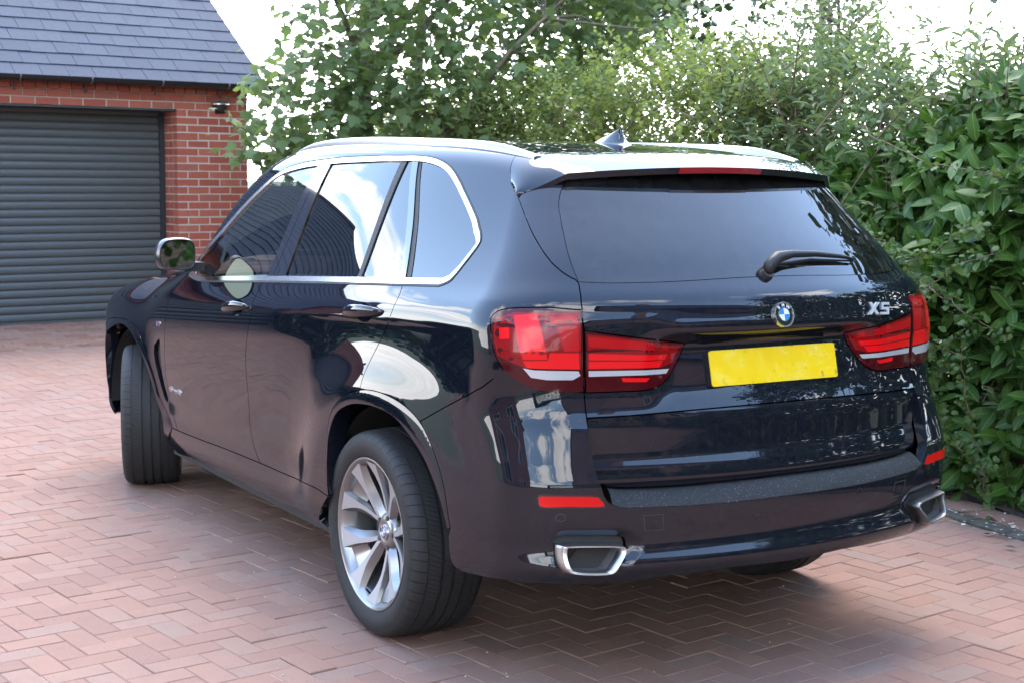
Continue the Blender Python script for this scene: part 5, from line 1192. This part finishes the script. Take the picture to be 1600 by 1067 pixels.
# ---- exhaust tips
ET = np.array(CV['exh_tip'])
for _ in range(3): ET = np.stack([ET*.75+np.roll(ET, -1, 0)*.25, ET*.25+np.roll(ET, -1, 0)*.75], 1).reshape(-1, 2)     # rounded corners
ET = ET.mean(0)+(ET-ET.mean(0))*1.035
M_TIP = simple('tip_steel', (.40, .40, .40), .36, 1.); M_SOOT = simple('exhaust_soot', (.018, .017, .016), .8)
for sg in (1, -1):
    P, n = surf(ET[:, 0], ET[:, 1], .012); P = P*[1, sg, 1]+[-.016, 0, -.002]; ctr = P.mean(0); X1 = np.array([.16, 0, 0])
    def rg_(k, dx, a=P, c_=ctr): return c_+(a-c_)*k+np.array([dx, 0, 0])
    b = MB(); b.loft([rg_(1.0, .27), rg_(1.06, .06), rg_(1.055, .025), rg_(1.02, .004), rg_(.98, -.004), rg_(.87, -.004), rg_(.82, .006), rg_(.805, .022)], cap=False); et = b.obj('exhaust_tip', M_TIP, car, auto=60)
    b = MB(); b.loft([rg_(.807, .020), rg_(.80, .10), rg_(.77, .26)], cap=False); b.add(rg_(.77, .26), [tuple(range(len(P)))]); b.obj('inner_sleeve', simple('sleeve', (.20, .20, .205), .5, .4), et, auto=50)
    b = MB(); q = ctr+np.array([.06, .042*sg, .010]); b.tube([q, q+[.16, 0, 0]], .029, 16); b.obj('pipe', M_SOOT, et, smooth=True)
    P2, _ = surf(EXH[:, 0], EXH[:, 1], bump_off); P2 = P2*[1, sg, 1]; c2 = P2.mean(0); b = MB(); b.loft([P2+[.012, 0, 0], c2+(P2-c2)*.98+[.30, 0, 0]]); b.obj('exhaust_recess', M_MATBLK, car, auto=40)
# ---- spoiler over the rear window
L3, _ = surf(SEAM[:, 0], SEAM[:, 1], .0); na = 14; rs = np.linspace(0, 1, na)
def polyint(P, t):
    d = np.concatenate([[0], np.cumsum(np.linalg.norm(np.diff(P, axis=0), axis=1))]); d /= d[-1]; return np.stack([np.interp(t, d, P[:, k]) for k in range(3)], -1)
alpha_l = polyint(L3, rs); ny = 25; yy = np.linspace(L3[-1, 1], -L3[-1, 1], ny); xr_ = X_RC+(X_RS-X_RC)*(yy/.562)**2; roofrow = np.stack([xr_, yy, topz(xr_, yy)], -1)
alpha = np.vstack([alpha_l[:-1], roofrow, (alpha_l*[1, -1, 1])[::-1][1:]])
CR = np.array([-.622, .548, 1.606]); B0 = L3[0] + np.array([-.004, .002, -.004])
be_l = np.array([B0*(1-t)+CR*t + np.array([0, .006, -.004])*math.sin(math.pi*t) for t in rs]); by = np.linspace(CR[1], -CR[1], ny)
be_c = np.stack([-.722+.33*by*by, by, 1.630-.080*by*by], -1); beta = np.vstack([be_l[:-1], be_c, (be_l*[1, -1, 1])[::-1][1:]])
rows = []
ns_ = 16
an = grad(alpha)
for i in range(ns_+1):
    s_ = i/ns_; q = alpha*(1-s_)+beta*s_; w_ = np.linspace(-1, 1, len(alpha)); rows.append(q + an*(.012*math.sin(math.pi*s_)) + np.array([0, 0, .004])*(s_**3))
V = np.array(rows); kk = V.shape[1]; face_d = np.array([.012, 0, -.021])
low = beta + np.array([0, 0, .004]) + face_d; under = low*[1, .97, 1] + np.array([.14, 0, .012])
b_e = beta + np.array([0, 0, .004]); V2 = np.concatenate([V.reshape(-1, 3)]); i_ = np.arange(len(V2)).reshape(ns_+1, kk)
Fc = np.stack([i_[:-1, :-1], i_[1:, :-1], i_[1:, 1:], i_[:-1, 1:]], -1).reshape(-1, 4)
spo = mobj('spoiler', V2, Fc, M_PAINT, car, smooth=True)
bm = bmesh.new(); bm.from_mesh(spo.data); bmesh.ops.recalc_face_normals(bm, faces=bm.faces)
if sum(f.normal.z for f in bm.faces) < 0: bmesh.ops.reverse_faces(bm, faces=bm.faces)
bm.to_mesh(spo.data); bm.free()
b = MB(); R1 = V[-1]; R2 = R1 + face_d; R3 = R2*[1, .985, 1]+np.array([.02, 0, -.002]); R4 = R2*[1, .96, 1]+np.array([.20, 0, .01])
q = np.concatenate([R1, R2, R3, R4]); i_ = np.arange(4*kk).reshape(4, kk); o = mobj('spoiler_edge', q, np.stack([i_[:-1, :-1], i_[:-1, 1:], i_[1:, 1:], i_[1:, :-1]], -1).reshape(-1, 4), simple('spoiler_black', (.016, .017, .022), .25, coat=.6), spo, smooth=True); sharp(o.data, 35)
y_ = np.linspace(.172, -.172, 12); c_t = np.stack([-.722+.33*y_*y_, y_, 1.632-.080*y_*y_], -1); b = MB(); rt_ = [c_t+[-.002, 0, .001], c_t+face_d*.86+[-.002, 0, 0], c_t+face_d*.86+[.01, 0, 0], c_t+[.01, 0, .001]]
b.loft([np.array([r_[k] for r_ in rt_]) for k in range(12)]); b.obj('brake_light', simple('brake_red', (.38, .012, .02), .25, coat=1.), spo)
# ---- roof rails and aerial
for sg in (1, -1):
    xs = np.concatenate([np.linspace(-.455, -.25, 12), np.linspace(-.2, 1.3, 40), np.linspace(1.33, 1.56, 14)]); y = yedge(xs)+.0; z0 = topz(xs, y); hh = .020*np.minimum(1, np.sin(np.pi*.5*np.clip((xs+.47)/.34, 0, 1)))*np.minimum(1, np.sin(np.pi*.5*np.clip((1.575-xs)/.34, 0, 1)))
    rings = []
    for x, yy_, z, h in zip(xs, y, z0, hh):
        zo = float(topz(np.array(x), np.array(yy_+.016))); t_ = z+h+.004; e = min(.010, h*.4+.002)
        sec = [(.016, zo-.004), (.0165, zo+.006), (.015, t_-e*1.0), (.0105, t_-e*.3), (.003, t_), (-.006, t_), (-.013, t_-e*.5), (-.016, t_-e*1.6), (-.020, z-.006)]
        rings.append([(x, sg*(yy_+a_), z_) for a_, z_ in sec])
    b = MB(); b.loft(rings); rr = b.obj('roof_rail', M_SATIN, car, auto=42)
b = MB(); ring = []
fz = float(topz(np.array(-.06), np.array(0.)))
for t in np.linspace(0, 1, 12):
    z = t*.063; xf = .085-.205*t**1.15; xb = -.195+.060*(1-(1-t)**2.2); w_ = .022*(1-t)**.8+.006+.016*max(0, 1-t/.22)**2; mx_ = (xf+xb)/2
    ring.append([(mx_+(xf-xb)*.5*math.cos(a), w_*math.copysign(abs(math.sin(a))**.8, math.sin(a))*(1-.75*max(0, math.cos(a))**1.3), fz-.012+z) for a in np.linspace(0, 2*math.pi, 24, endpoint=False)])
b.loft(ring); b.obj('aerial_fin', M_PAINT, car, auto=60)
# ---- door handles
for (u0, u1, v0, v1, door_pair) in ((.232, -.064, 1.113, 1.138, rd), (1.415, 1.128, 1.036, 1.061, fd)):
    for k_, sg in ((0, 1), (1, -1)):
        rings = []
        for t in np.linspace(0, 1, 15):
            u = u0+(u1-u0)*t; v = v0+(v1-v0)*t; P, n = surf(np.array([u]), np.array([v]), 0.); P, n = P[0], n[0]; lift = .030*math.sin(math.pi*min(1, max(0, (t*1.06-.03))))**.55; hgt = .006+.0165*math.sin(math.pi*t)**.6; dp = .008+.004*math.sin(math.pi*t); up_ = np.array([0, 0, 1.])
            rings.append([(P+n*(lift+dp*math.cos(a))+up_*hgt*math.sin(a))*[1, sg, 1] for a in np.linspace(0, 2*math.pi, 14, endpoint=False)])
        b = MB(); b.loft(rings); b.obj('door_handle', M_PAINT, door_pair[k_], auto=70)
        um, vm_ = (u0+u1)/2-.015, (v0+v1)/2; nr, na_ = 6, 28; V = []
        for r_ in range(nr+1):
            t = r_/nr
            for a in np.linspace(0, 2*math.pi, na_, endpoint=False): V.append((um+.062*t*math.cos(a), vm_+.033*t*math.sin(a)))
        V = np.array(V); P, n = surf(V[:, 0], V[:, 1], .0012); dd = np.repeat(np.linspace(0, 1, nr+1), na_); P = P*[1, sg, 1]
        i_ = np.arange((nr+1)*na_).reshape(nr+1, na_); Fc = [(i_[r_, q], i_[r_, (q+1) % na_], i_[r_+1, (q+1) % na_], i_[r_+1, q]) for r_ in range(nr) for q in range(na_)]
        nrm = n*[1, sg, 1]; tilt = np.stack([np.zeros(len(P)), np.zeros(len(P)), -np.sin(np.tile(np.linspace(0, 2*math.pi, na_, endpoint=False), nr+1))*dd*.9], -1); nrm = norm(nrm+tilt)
        mobj('handle_recess', P, Fc, M_PAINT, door_pair[k_], normals=nrm)
# ---- door mirrors
for sg in (1, -1):
    cx_, cy_, cz_ = 1.80, 1.02, 1.246; MS = .93
    gy = np.array([(-.078, .0), (-.072, .048), (-.045, .068), (.02, .070), (.062, .058), (.086, .02), (.088, -.03), (.070, -.064), (.02, -.072), (-.04, -.070), (-.070, -.050)])
    gy = smooth_open(np.vstack([gy, gy[:1]]), .008)[:-1]
    def ring(k, dx, dy=0., dz=0.): return [(cx_+dx+(.16*p[0]+.07*p[1])*MS, sg*(cy_+dy+p[0]*k*MS), cz_+dz+p[1]*k*MS) for p in gy]
    b = MB(); b.loft([ring(.90, .012), ring(.94, -.002), ring(1.0, -.006), ring(1.045, .008), ring(1.09, .035), ring(1.0, .085, -.005), ring(.72, .125, -.015), ring(.30, .145, -.02)]); hs = b.obj('door_mirror', simple('mirror_shell', (.012, .014, .022), .28, coat=.25, spec=.3), car, auto=60)
    b = MB(); b.add(ring(.925, .004), [tuple(range(len(gy)))]); mg = b.obj('mirror_glass', simple('mirror_silver', (.15, .19, .17), .02, 1.), hs)
    b = MB(); b.loft([[(cx_+x, sg*y, z) for x, z in ((.02, 1.165), (.12, 1.165), (.12, 1.205), (.02, 1.205))] for y in (.895, .945, .985)]); b.obj('mirror_arm', M_MATBLK, hs, auto=40)
# ---- wiper
def on_glass(y, z, off):
    uv_ = uvz(abs(y), z); u = uv_[0] if y >= 0 else 2*UC-uv_[0]; P, n = surf(np.array([u]), np.array([uv_[1]]), off); return P[0]
wp = [on_glass(.018, 1.296, .010), on_glass(.006, 1.310, .024), on_glass(-.03, 1.328, .034), on_glass(-.10, 1.338, .031), on_glass(-.22, 1.340, .023), on_glass(-.34, 1.333, .017), on_glass(-.42, 1.324, .012)]
b = MB(); b.tube([Vector(p) for p in wp], [.017, .021, .020, .0135, .0105, .008, .004], 10); wi = b.obj('rear_wiper', simple('wiper_black', (.022, .023, .026), .45, spec=.3), tg, smooth=True)
b = MB(); b.tube([on_glass(-.04, 1.322, .006), on_glass(-.2, 1.331, .007), on_glass(-.43, 1.321, .006)], [.005, .005, .003], 6); b.obj('wiper_blade', M_RUB, tg)
b = MB(); b.tube([on_glass(.018, 1.294, -.004), on_glass(.018, 1.294, .016)], [.024, .019], 14); b.obj('wiper_boss', M_RUB, tg, smooth=False)
# ---- number plate, roundel, letters
def frame_at(y, z, off=0., du=.02):
    u = uvz(abs(y), z); u_ = u[0] if y >= 0 else 2*UC-u[0]; P, n = surf(np.array([u_]), np.array([u[1]]), off); n = n[0]; yv = norm(np.array([-0.0, -1., 0]) - n*np.dot(n, [0, -1., 0])); zv = np.cross(n, yv) if False else np.cross(yv, -n); zv = zv if zv[2] > 0 else -zv
    M = Matrix((yv, zv, n)).transposed().to_4x4(); M.translation = Vector(P[0]); return M
m = mat('plate_yellow'); g = NG(m); co = g.coord(); a = g.noise(14, 5, .65, co); s2 = g.noise(34, 3, .5, co); c_ = g.ramp(a, [(.3, (1., .66, .004)), (.5, (1., .70, .008)), (.68, (.98, .76, .09))]); c_ = g.mixc(g.rng(s2, .66, .73, 0, .75), c_, (.35, .27, .05)); g.set(Base_Color=c_, Roughness=.3, Coat_Weight=.4); M_PLATE = m
MP = Matrix.Translation((-.998, 0, 1.013)) @ Matrix((Vector((0, -1, 0)), Vector((math.sin(.225), 0, math.cos(.225))), Vector((-math.cos(.225), 0, math.sin(.225))))).transposed().to_4x4()
def rrect(w, h, r, n=5): 
    out = []
    for cx2, cy2, a0 in ((w/2-r, h/2-r, 0), (-w/2+r, h/2-r, 90), (-w/2+r, -h/2+r, 180), (w/2-r, -h/2+r, 270)):
        out += [(cx2+r*math.cos(R(a0+90*i/n)), cy2+r*math.sin(R(a0+90*i/n))) for i in range(n+1)]
    return out
b = MB(); q = rrect(.52, .111, .009); b.loft([[tuple(MP @ Vector((x, y, z))) for x, y in q] for z in (-.006, .0025, .0035)]); pl_ = b.obj('number_plate', M_PLATE, tg, auto=30)
b = MB(); q = rrect(.524, .115, .010); b.loft([[tuple(MP @ Vector((x, y, z))) for x, y in q] for z in (-.02, .0005)]); b.obj('plate_holder', M_RUB, tg, auto=30)
def text_mesh(txt, size, M, m, name, parent, ext_=.001, shear=0., sx=1., spacing=1., bold=0.):
    cu = bpy.data.curves.new(name, 'FONT'); cu.body = txt; cu.size = size; cu.extrude = ext_; cu.align_x = 'CENTER'; cu.align_y = 'CENTER'; cu.shear = shear; cu.space_character = spacing; cu.offset = bold
    o = bpy.data.objects.new('lettering_tmp', cu); COL.objects.link(o); bpy.context.view_layer.update(); me = bpy.data.meshes.new_from_object(o.evaluated_get(bpy.context.evaluated_depsgraph_get())); bpy.data.objects.remove(o)
    me.transform(M @ Matrix.Diagonal((sx, 1, 1, 1))); me.materials.clear(); me.materials.append(m); return link(name, me, parent)
M_BLUE = simple('badge_blue', (.03, .25, .62), .2, coat=1.); M_WHITE = simple('badge_white', (.85, .86, .88), .2, coat=1.); M_BADGEBLK = simple('badge_black', (.012, .012, .014), .2, coat=1.)
def roundel(M, r, parent):
    def disc(name, r0, r1, z0, z1, m, a0=0, a1=360, n=40):
        b = MB(); aa = [R(a0+(a1-a0)*i/n) for i in range(n+1)]; full = a1-a0 >= 360
        if full: aa = aa[:-1]
        if r0 > 0: b.loft([[tuple(M @ Vector((rr*math.cos(a), rr*math.sin(a), z))) for rr, z in ((r1, z0), (r1*.985, z1), (r0*1.02, z1), (r0, z0))] for a in aa] + ([[tuple(M @ Vector((rr*math.cos(aa[0]), rr*math.sin(aa[0]), z))) for rr, z in ((r1, z0), (r1*.985, z1), (r0*1.02, z1), (r0, z0))]] if full else []), cap=not full)
        else: b.loft([[tuple(M @ Vector((r1*math.cos(a), r1*math.sin(a), z))) for a in aa] + ([] if full else [tuple(M @ Vector((0, 0, z)))]) for z in (z0, z1)])
        return b.obj(name, m, parent, auto=35)
    rd_ = disc('roundel', r*.86, r, -.004, .006, M_CHROME); disc('black_ring', 0, r*.87, -.004, .0040, M_BADGEBLK); disc('inner_ring', r*.49, r*.545, 0, .0052, M_CHROME)
    for q in range(4): disc('quadrant', 0, r*.50, 0, .0048, M_BLUE if q % 2 == 1 else M_WHITE, q*90, q*90+90, 10)
    for ch, an_ in (('B', 130), ('M', 90), ('W', 50)):
        a = R(an_); text_mesh(ch, r*.36, M @ Matrix.Translation((r*.70*math.cos(a), r*.70*math.sin(a), .0042)) @ Matrix.Rotation(a-math.pi/2, 4, 'Z'), M_WHITE, 'letter', parent, .0006, bold=.0004)
    return rd_
roundel(frame_at(.004, 1.173, .003), .041, tg)
M_LETTER = simple('letter_satin', (.72, .73, .75), .48, 1.)
# model lettering: X and 5 as cut metal letters
b = MB(); MX = frame_at(-.463, 1.170, .001); sh_ = .28
def prism(pts, h=.004):
    q = [(x+sh_*y, y) for x, y in pts]; b.loft([[tuple(MX @ Vector((x, y, z))) for x, y in q] for z in (-.001, h)])
hh_ = .021; prism([(-.066, -hh_), (-.046, -hh_), (.002, hh_), (-.018, hh_)]); prism([(-.018, -hh_), (.002, -hh_), (-.046, hh_), (-.066, hh_)], .0036)
b.obj('letter', M_LETTER, tg)
b = MB(); t_ = .0085; prism([(.016, hh_), (.060, hh_), (.060, hh_-t_), (.016+t_, hh_-t_), (.016+t_, .0045), (.016, .0045)]); prism([(.016, .0045), (.058, .0045), (.058, .0045-t_), (.016, .0045-t_)], .0038); prism([(.058-t_*1.2, .004), (.060, .0015), (.060, -hh_+.003), (.060-t_*1.2, -hh_+.003)], .0039); prism([(.010, -hh_), (.058, -hh_), (.060, -hh_+t_), (.010, -hh_+t_)], .0037)
b.obj('letter', M_LETTER, tg)
def side_frame(u, v, off=.001):
    P, n = surf(np.array([u]), np.array([v]), off); n = n[0]; xv = norm(np.array([-1., 0, 0]) - n*np.dot(n, [-1., 0, 0])); zv = np.cross(n, xv); M = Matrix((xv, zv, n)).transposed().to_4x4(); M.translation = Vector(P[0]); return M
text_mesh('xDrive 40d', .038, side_frame(2.155, .586), M_CHROME, 'lettering', fd[0], .0012, spacing=1.08)
MM = side_frame(2.33, .885); text_mesh('M', .034, MM @ Matrix.Translation((.014, 0, 0)), M_CHROME, 'badge_letter', car, .0014, shear=.25, sx=1.15, bold=.001)
for k_, cc in enumerate(((.12, .35, .75), (.04, .06, .25), (.70, .05, .05))):
    b = MB(); x = -.026+k_*.007; b.loft([[tuple(MM @ Vector(p)) for p in ((x-.004, -.012, z), (x+.003, -.012, z), (x+.009, .012, z), (x+.002, .012, z))] for z in (0, .0012)]); b.obj('badge_stripe', simple('stripe%d' % k_, cc, .3), car)

# ---- wheels
def tyre_mat():
    m = mat('tyre_rubber'); g = NG(m); co = g.coord(); sp = g.n('ShaderNodeSeparateXYZ'); g.l(co, sp.inputs[0])
    ang = g.math('ARCTAN2', sp.outputs[2], sp.outputs[0]); rad = g.math('SQRT', g.math('ADD', g.math('POWER', sp.outputs[0], 2), g.math('POWER', sp.outputs[2], 2)))
    ay = g.math('ABSOLUTE', sp.outputs[1]); sh = g.rng(ay, .088, .096, 0, 1); tr = g.rng(rad, .330, .338, 0, 1)
    w1 = g.math('PINGPONG', g.math('ADD', g.math('MULTIPLY', ang, 9.2), g.math('MULTIPLY', ay, 4.)), .5); s1 = g.math('MULTIPLY', g.math('MULTIPLY', g.rng(w1, .03, .055, 1, 0), sh), tr)
    w2 = g.math('PINGPONG', g.math('ADD', g.math('MULTIPLY', ang, 22.), g.math('MULTIPLY', sp.outputs[1], 26.)), .5); s2 = g.math('MULTIPLY', g.math('MULTIPLY', g.rng(w2, .05, .10, .55, 0), g.math('SUBTRACT', 1., sh)), tr)
    h = g.math('MAXIMUM', s1, s2); n = g.noise(45, 5, .65, co); n2 = g.noise(230, 2, .6, co)
    base = g.ramp(n, [(.3, (.010, .010, .011)), (.7, (.022, .022, .023))]); base = g.mixc(g.rng(tr, 0, 1, 0, .55), base, (.036, .037, .039)); base = g.mixc(h, base, (.004, .004, .004)); base = g.mixc(g.math('MULTIPLY', g.rng(n2, .72, .78, 0, .5), tr), base, (.25, .24, .22))
    g.set(Base_Color=base, Roughness=.68, Specular_IOR_Level=.35); g.bump(g.math('ADD', g.math('MULTIPLY', h, -1.), g.math('MULTIPLY', n2, .05)), .8, .004); return m
M_TYRE = tyre_mat(); M_RIMS = simple('rim_silver', (.24, .243, .248), .30, .85, coat=.15); M_RIMF = simple('rim_machined', (.42, .395, .40), .5, .2); M_DISC = simple('brake_disc', (.22, .21, .20), .4, .9); M_CAL = simple('brake_caliper', (.06, .06, .065), .5)
def lathe(prof, n=96):
    V, Fc = [], []; k = len(prof)
    for i in range(n):
        a = 2*math.pi*i/n
        for y, r in prof: V.append((r*math.cos(a), y, r*math.sin(a)))
    for i in range(n):
        j = (i+1) % n
        for q in range(k-1): Fc.append((i*k+q, i*k+q+1, j*k+q+1, j*k+q))
    return np.array(V), np.array(Fc)
RT_ = .364; HWt = .143
tp_ = [(-.120, .262), (-.134, .275), (-HWt, .300), (-.1425, .322), (-.136, .341), (-.124, .353), (-.105, .3585)]
for y0 in (-.0885,): tp_ += [(y0-.0022, .360), (y0-.002, .3572), (y0+.002, .3572), (y0+.0022, .3605)]
for y0 in (-.052, -.010, .034): tp_ += [(y0-.0065, .3632), (y0-.006, .3555), (y0+.006, .3555), (y0+.0065, .3635)]
for y0 in (.0885,): tp_ += [(y0-.0022, .3605), (y0-.002, .3572), (y0+.002, .3572), (y0+.0022, .360)]
tp_ += [(.105, .3585), (.124, .353), (.136, .341), (.1425, .322), (HWt, .300), (.1385, .287), (.134, .275), (.128, .266), (.120, .262)]
TV, TF = lathe(tp_)
rim_p = [(.118, .256), (.129, .2665), (.132, .2675), (.133, .264), (.130, .258), (.122, .252), (.112, .2435), (.06, .236), (-.04, .226), (-.10, .232), (-.128, .26)]
RV, RF_ = lathe(rim_p)
def spoke(a0, side):
    """one of a pair: narrow ridge at the hub, sweeping out and flaring into a broad foot at the rim, sloping shoulders"""
    V = []; n = 13
    for i in range(n):
        t = i/(n-1); r = .050+(.2500-.050)*t; fl = max(0, (t-.50)/.50); dev = R(3.5+14.0*t**.85 + 1.5*math.sin(math.pi*t))*side
        wi = .007+.003*t+.014*fl**2; wo = .007+.003*t+.042*fl**1.7        # inner side of the pair, outer side
        y = .066+.058*t**.8 - .010*math.sin(math.pi*t); dp = .034+.016*(1-t); sh = .010+.010*math.sin(math.pi*min(1, t*1.1))
        a = a0+dev; cdir = np.array([math.cos(a), 0, math.sin(a)]); tdir = np.array([-math.sin(a), 0, math.cos(a)])*side; c0_ = cdir*r
        for x, yo in ((-wi, 0), (wo, 0), (wo+sh*1.25, -.020), (wo+sh*.6, -dp), (-wi-.002, -dp), (-wi-.006, -.016)): V.append(c0_+tdir*x+np.array([0, y+yo, 0]))
    V = np.array(V); fa, fs = [], []
    for i in range(n-1):
        for k in range(6):
            q = (i*6+k, i*6+(k+1) % 6, (i+1)*6+(k+1) % 6, (i+1)*6+k); (fa if k == 0 else fs).append(q)
    return V, fa, fs
def build_wheel(loc, rz, sg):
    w = part('wheel', car); w.location = loc; w.rotation_euler = (0, 0, rz); fl = np.array([1, sg, 1])
    def mk(name, V, Fc, m, smooth=True, ang=None):
        o = mobj(name, np.array(V)*fl, Fc, m, w, smooth=smooth)
        bm = bmesh.new(); bm.from_mesh(o.data); bmesh.ops.recalc_face_normals(bm, faces=bm.faces); bm.to_mesh(o.data); bm.free()
        if ang: sharp(o.data, ang)
        return o
    mk('tyre', TV, TF, M_TYRE, ang=40); mk('rim', RV, RF_, M_RIMS, ang=50)
    for k in range(5):
        for sd in (-1, 1):
            V, fa, fs = spoke(math.pi/2+k*2*math.pi/5+.33, sd); me_o = mk('spoke', V, np.array(fs+fa), M_RIMS, ang=32); me_o.data.materials.append(M_RIMF)
            for p in me_o.data.polygons:
                if p.index >= len(fs): p.material_index = 1
    for k in range(5):
        a0 = math.pi/2+k*2*math.pi/5+.33; V = []; na2, nr2 = 9, 8
        for i in range(nr2):
            t = .60+.40*i/(nr2-1); r = .050+.200*t; half = R(3.5+14.0*t**.85 + 1.5*math.sin(math.pi*t)); y0 = .066+.058*t**.8-.010*math.sin(math.pi*t)
            for j in range(na2):
                w_ = -1+2*j/(na2-1); V.append((r*math.cos(a0+half*w_), y0-.012-.022*(1-w_*w_)*(1-.35*i/(nr2-1)), r*math.sin(a0+half*w_)))
        i_ = np.arange(nr2*na2).reshape(nr2, na2); mk('spoke_web', V, np.stack([i_[:-1, :-1], i_[1:, :-1], i_[1:, 1:], i_[:-1, 1:]], -1).reshape(-1, 4), M_RIMS)
    hv, hf = lathe([(.030, .001), (.030, .070), (.060, .066), (.070, .058), (.0745, .045), (.0745, .034), (.070, .026), (.074, .001)][1:], 40); mk('hub', hv, hf, M_RIMS, ang=40)
    for k in range(5):
        a = math.pi/2+k*2*math.pi/5+.33; b = MB(); b.tube([(.055*math.cos(a), .055, .055*math.sin(a)), (.055*math.cos(a), .0755, .055*math.sin(a))], .0095, 6); b.v = [(x, y*sg, z) for x, y, z in b.v]; b.obj('wheel_bolt', M_CAL, w)
    dv, df = lathe([(-.005, .08), (-.005, .175), (-.035, .175), (-.035, .08)], 64); mk('brake_disc', dv, df, M_DISC, ang=40); dv, df = lathe([(.03, .001), (.03, .075), (-.005, .085)], 40); mk('disc_bell', dv, df, M_CAL, ang=40)
    b = MB(); b.loft([[(r*math.cos(a), y, r*math.sin(a)) for r, y in ((.115, .012), (.195, .012), (.195, -.05), (.115, -.05))] for a in np.linspace(-.55, .55, 8)]); b.v = [(x, y*sg, z) for x, y, z in b.v]; b.obj('brake_caliper', M_CAL, w, auto=40)
    Mr = Matrix((Vector((-1*sg, 0, 0)), Vector((0, 0, 1)), Vector((0, sg, 0)))).transposed().to_4x4(); Mr.translation = Vector((0, .0745*sg, 0)); n0 = set(o.name for o in w.children); roundel(Mr, .0275, w)
    b = MB(); b.tube([(.235*math.cos(-1.35), .105*sg, .235*math.sin(-1.35)), (.212*math.cos(-1.35), .125*sg, .212*math.sin(-1.35))], .0038, 8); b.obj('valve', M_RUB, w)
    return w
YW = .815
build_wheel((-.0, YW, RT_-.003), R(0), 1); build_wheel((0, -YW, RT_-.003), 0, -1)
build_wheel((2.915, .805, RT_-.003), R(-19.5), 1); build_wheel((2.915, -.805, RT_-.003), R(-17), -1)
# ---- wheel housings, underbody, cabin
for xc, sg in ((-.04, 1), (-.04, -1), (2.88, 1), (2.88, -1)):
    b = MB(); aa = np.linspace(.02, math.pi-.02, 26); rr = .452
    def arc(y, r): return [(xc+r*math.cos(a), sg*y, .372+r*math.sin(a)) for a in aa]
    b.loft([arc(.42, rr*.96), arc(.86, rr*.985), arc(.905, rr*.97)], close=False, cap=False)
    b.add([(xc, sg*.42, .372)] + arc(.42, rr*.96), [(0, i+1, i+2) for i in range(25)])
    b.obj('wheel_housing', M_MATBLK, car, smooth=True)
b = MB(); b.box((-.84, -.62, .40), (-.55, .62, .46)); b.box((-.55, -.42, .24), (.45, .42, .34)); b.box((.45, -.86, .24), (2.40, .86, .36)); b.box((2.4, -.42, .24), (3.4, .42, .34)); b.box((3.36, -.7, .24), (3.6, .7, .34)); b.obj('underbody', M_MATBLK, car)
b = MB(); b.tube([(-.55, .35, .33), (-.80, .55, .42), (-.86, .69, .475)], .03, 10); b.tube([(-.55, -.35, .33), (-.80, -.55, .42), (-.86, -.69, .475)], .03, 10); b.tube([(0, -.68, .36), (0, .68, .36)], .035, 8); b.obj('exhaust_pipe', M_CAL, car, smooth=True)
M_CAB = simple('cabin_trim', (.022, .022, .024), .75); M_SEAT = simple('seat_leather', (.035, .034, .034), .5)
b = MB(); b.box((-.80, -.80, .42), (2.45, .80, .46)); b.box((1.95, -.78, .46), (2.5, .78, 1.08)); b.box((-.86, -.70, .46), (-.80, .70, .98)); b.box((.40, .80, .46), (2.2, .865, 1.12)); b.box((.40, -.865, .46), (2.2, -.80, 1.12)); b.box((-.75, .60, .86), (.42, .82, 1.17)); b.box((-.75, -.82, .86), (.42, -.60, 1.17)); b.box((-.86, -.6, .95), (-.15, .6, .99)); b.obj('cabin', M_CAB, car)
def seat(x, y, w_):
    b = MB(); b.loft([[(x+xx, y+w_*sx_, z) for sx_, z in ((-.5, z0), (.5, z0), (.46, z1), (-.46, z1))] for xx, z0, z1 in ((-.22, .62, .76), (.0, .60, .78), (.28, .62, .79), (.33, .64, .75))]); b.loft([[(x-.20+xx-.02, y+w_*k, z) for xx, k in ((0, -.5), (0, .5), (.11, .45), (.11, -.45))] for xx, z in ((0, .70),)][0:0] or [[(x-.20-dx, y-w_*k, z), (x-.20-dx, y+w_*k, z), (x-.08-dx, y+w_*k*.94, z), (x-.08-dx, y-w_*k*.94, z)] for dx, k, z in ((0, .5, .72), (.05, .5, .95), (.11, .47, 1.16), (.15, .36, 1.26))])
    b.loft([[(x-.36-dx*.3, y-.13*k, z), (x-.36-dx*.3, y+.13*k, z), (x-.26-dx*.3, y+.12*k, z), (x-.26-dx*.3, y-.12*k, z)] for dx, k, z in ((0, .8, 1.30), (.03, 1, 1.34), (.06, 1, 1.44), (.06, .8, 1.48))]); b.obj('seat', M_SEAT, car, auto=50)
seat(1.35, .40, .52); seat(1.35, -.40, .52); seat(.42, .40, .62); seat(.42, -.40, .62)
b = MB(); aa = np.linspace(0, 2*math.pi, 25)
b.tube([(1.86+.10*math.sin(a)*.45, -.40+.185*math.cos(a), 1.06+.185*math.sin(a)*.9) for a in aa], .016, 8, cap=False); b.obj('steering_wheel', M_CAB, car, smooth=True)

# ================================================================ tidy: put the origin of world-built things at their base
def rebase(root, base):
    root.location = base; off = Vector(base)
    for ch in root.children: ch.location = ch.location - off
rebase(lh, (.4, -2.9, 0)); rebase(hb, (.4, -2.4, 0)); rebase(tree, tuple(TB*[1, 1, 0]))
"""hedges and trees built along the boundary"""
for o in list(COL.objects):
    if o.parent is None and o.get('category') in ('hedge', 'shrub', 'tree') and o.location.length < 1e-6 and o.children:
        ch = [c_ for c_ in o.children if c_.type == 'MESH' and len(c_.data.vertices)]
        if ch:
            xs_ = np.concatenate([np.array([v.co[:] for v in list(c_.data.vertices)[::50]]) for c_ in ch]); rebase(o, (float(xs_[:, 0].mean()), float(xs_[:, 1].mean()), 0.))
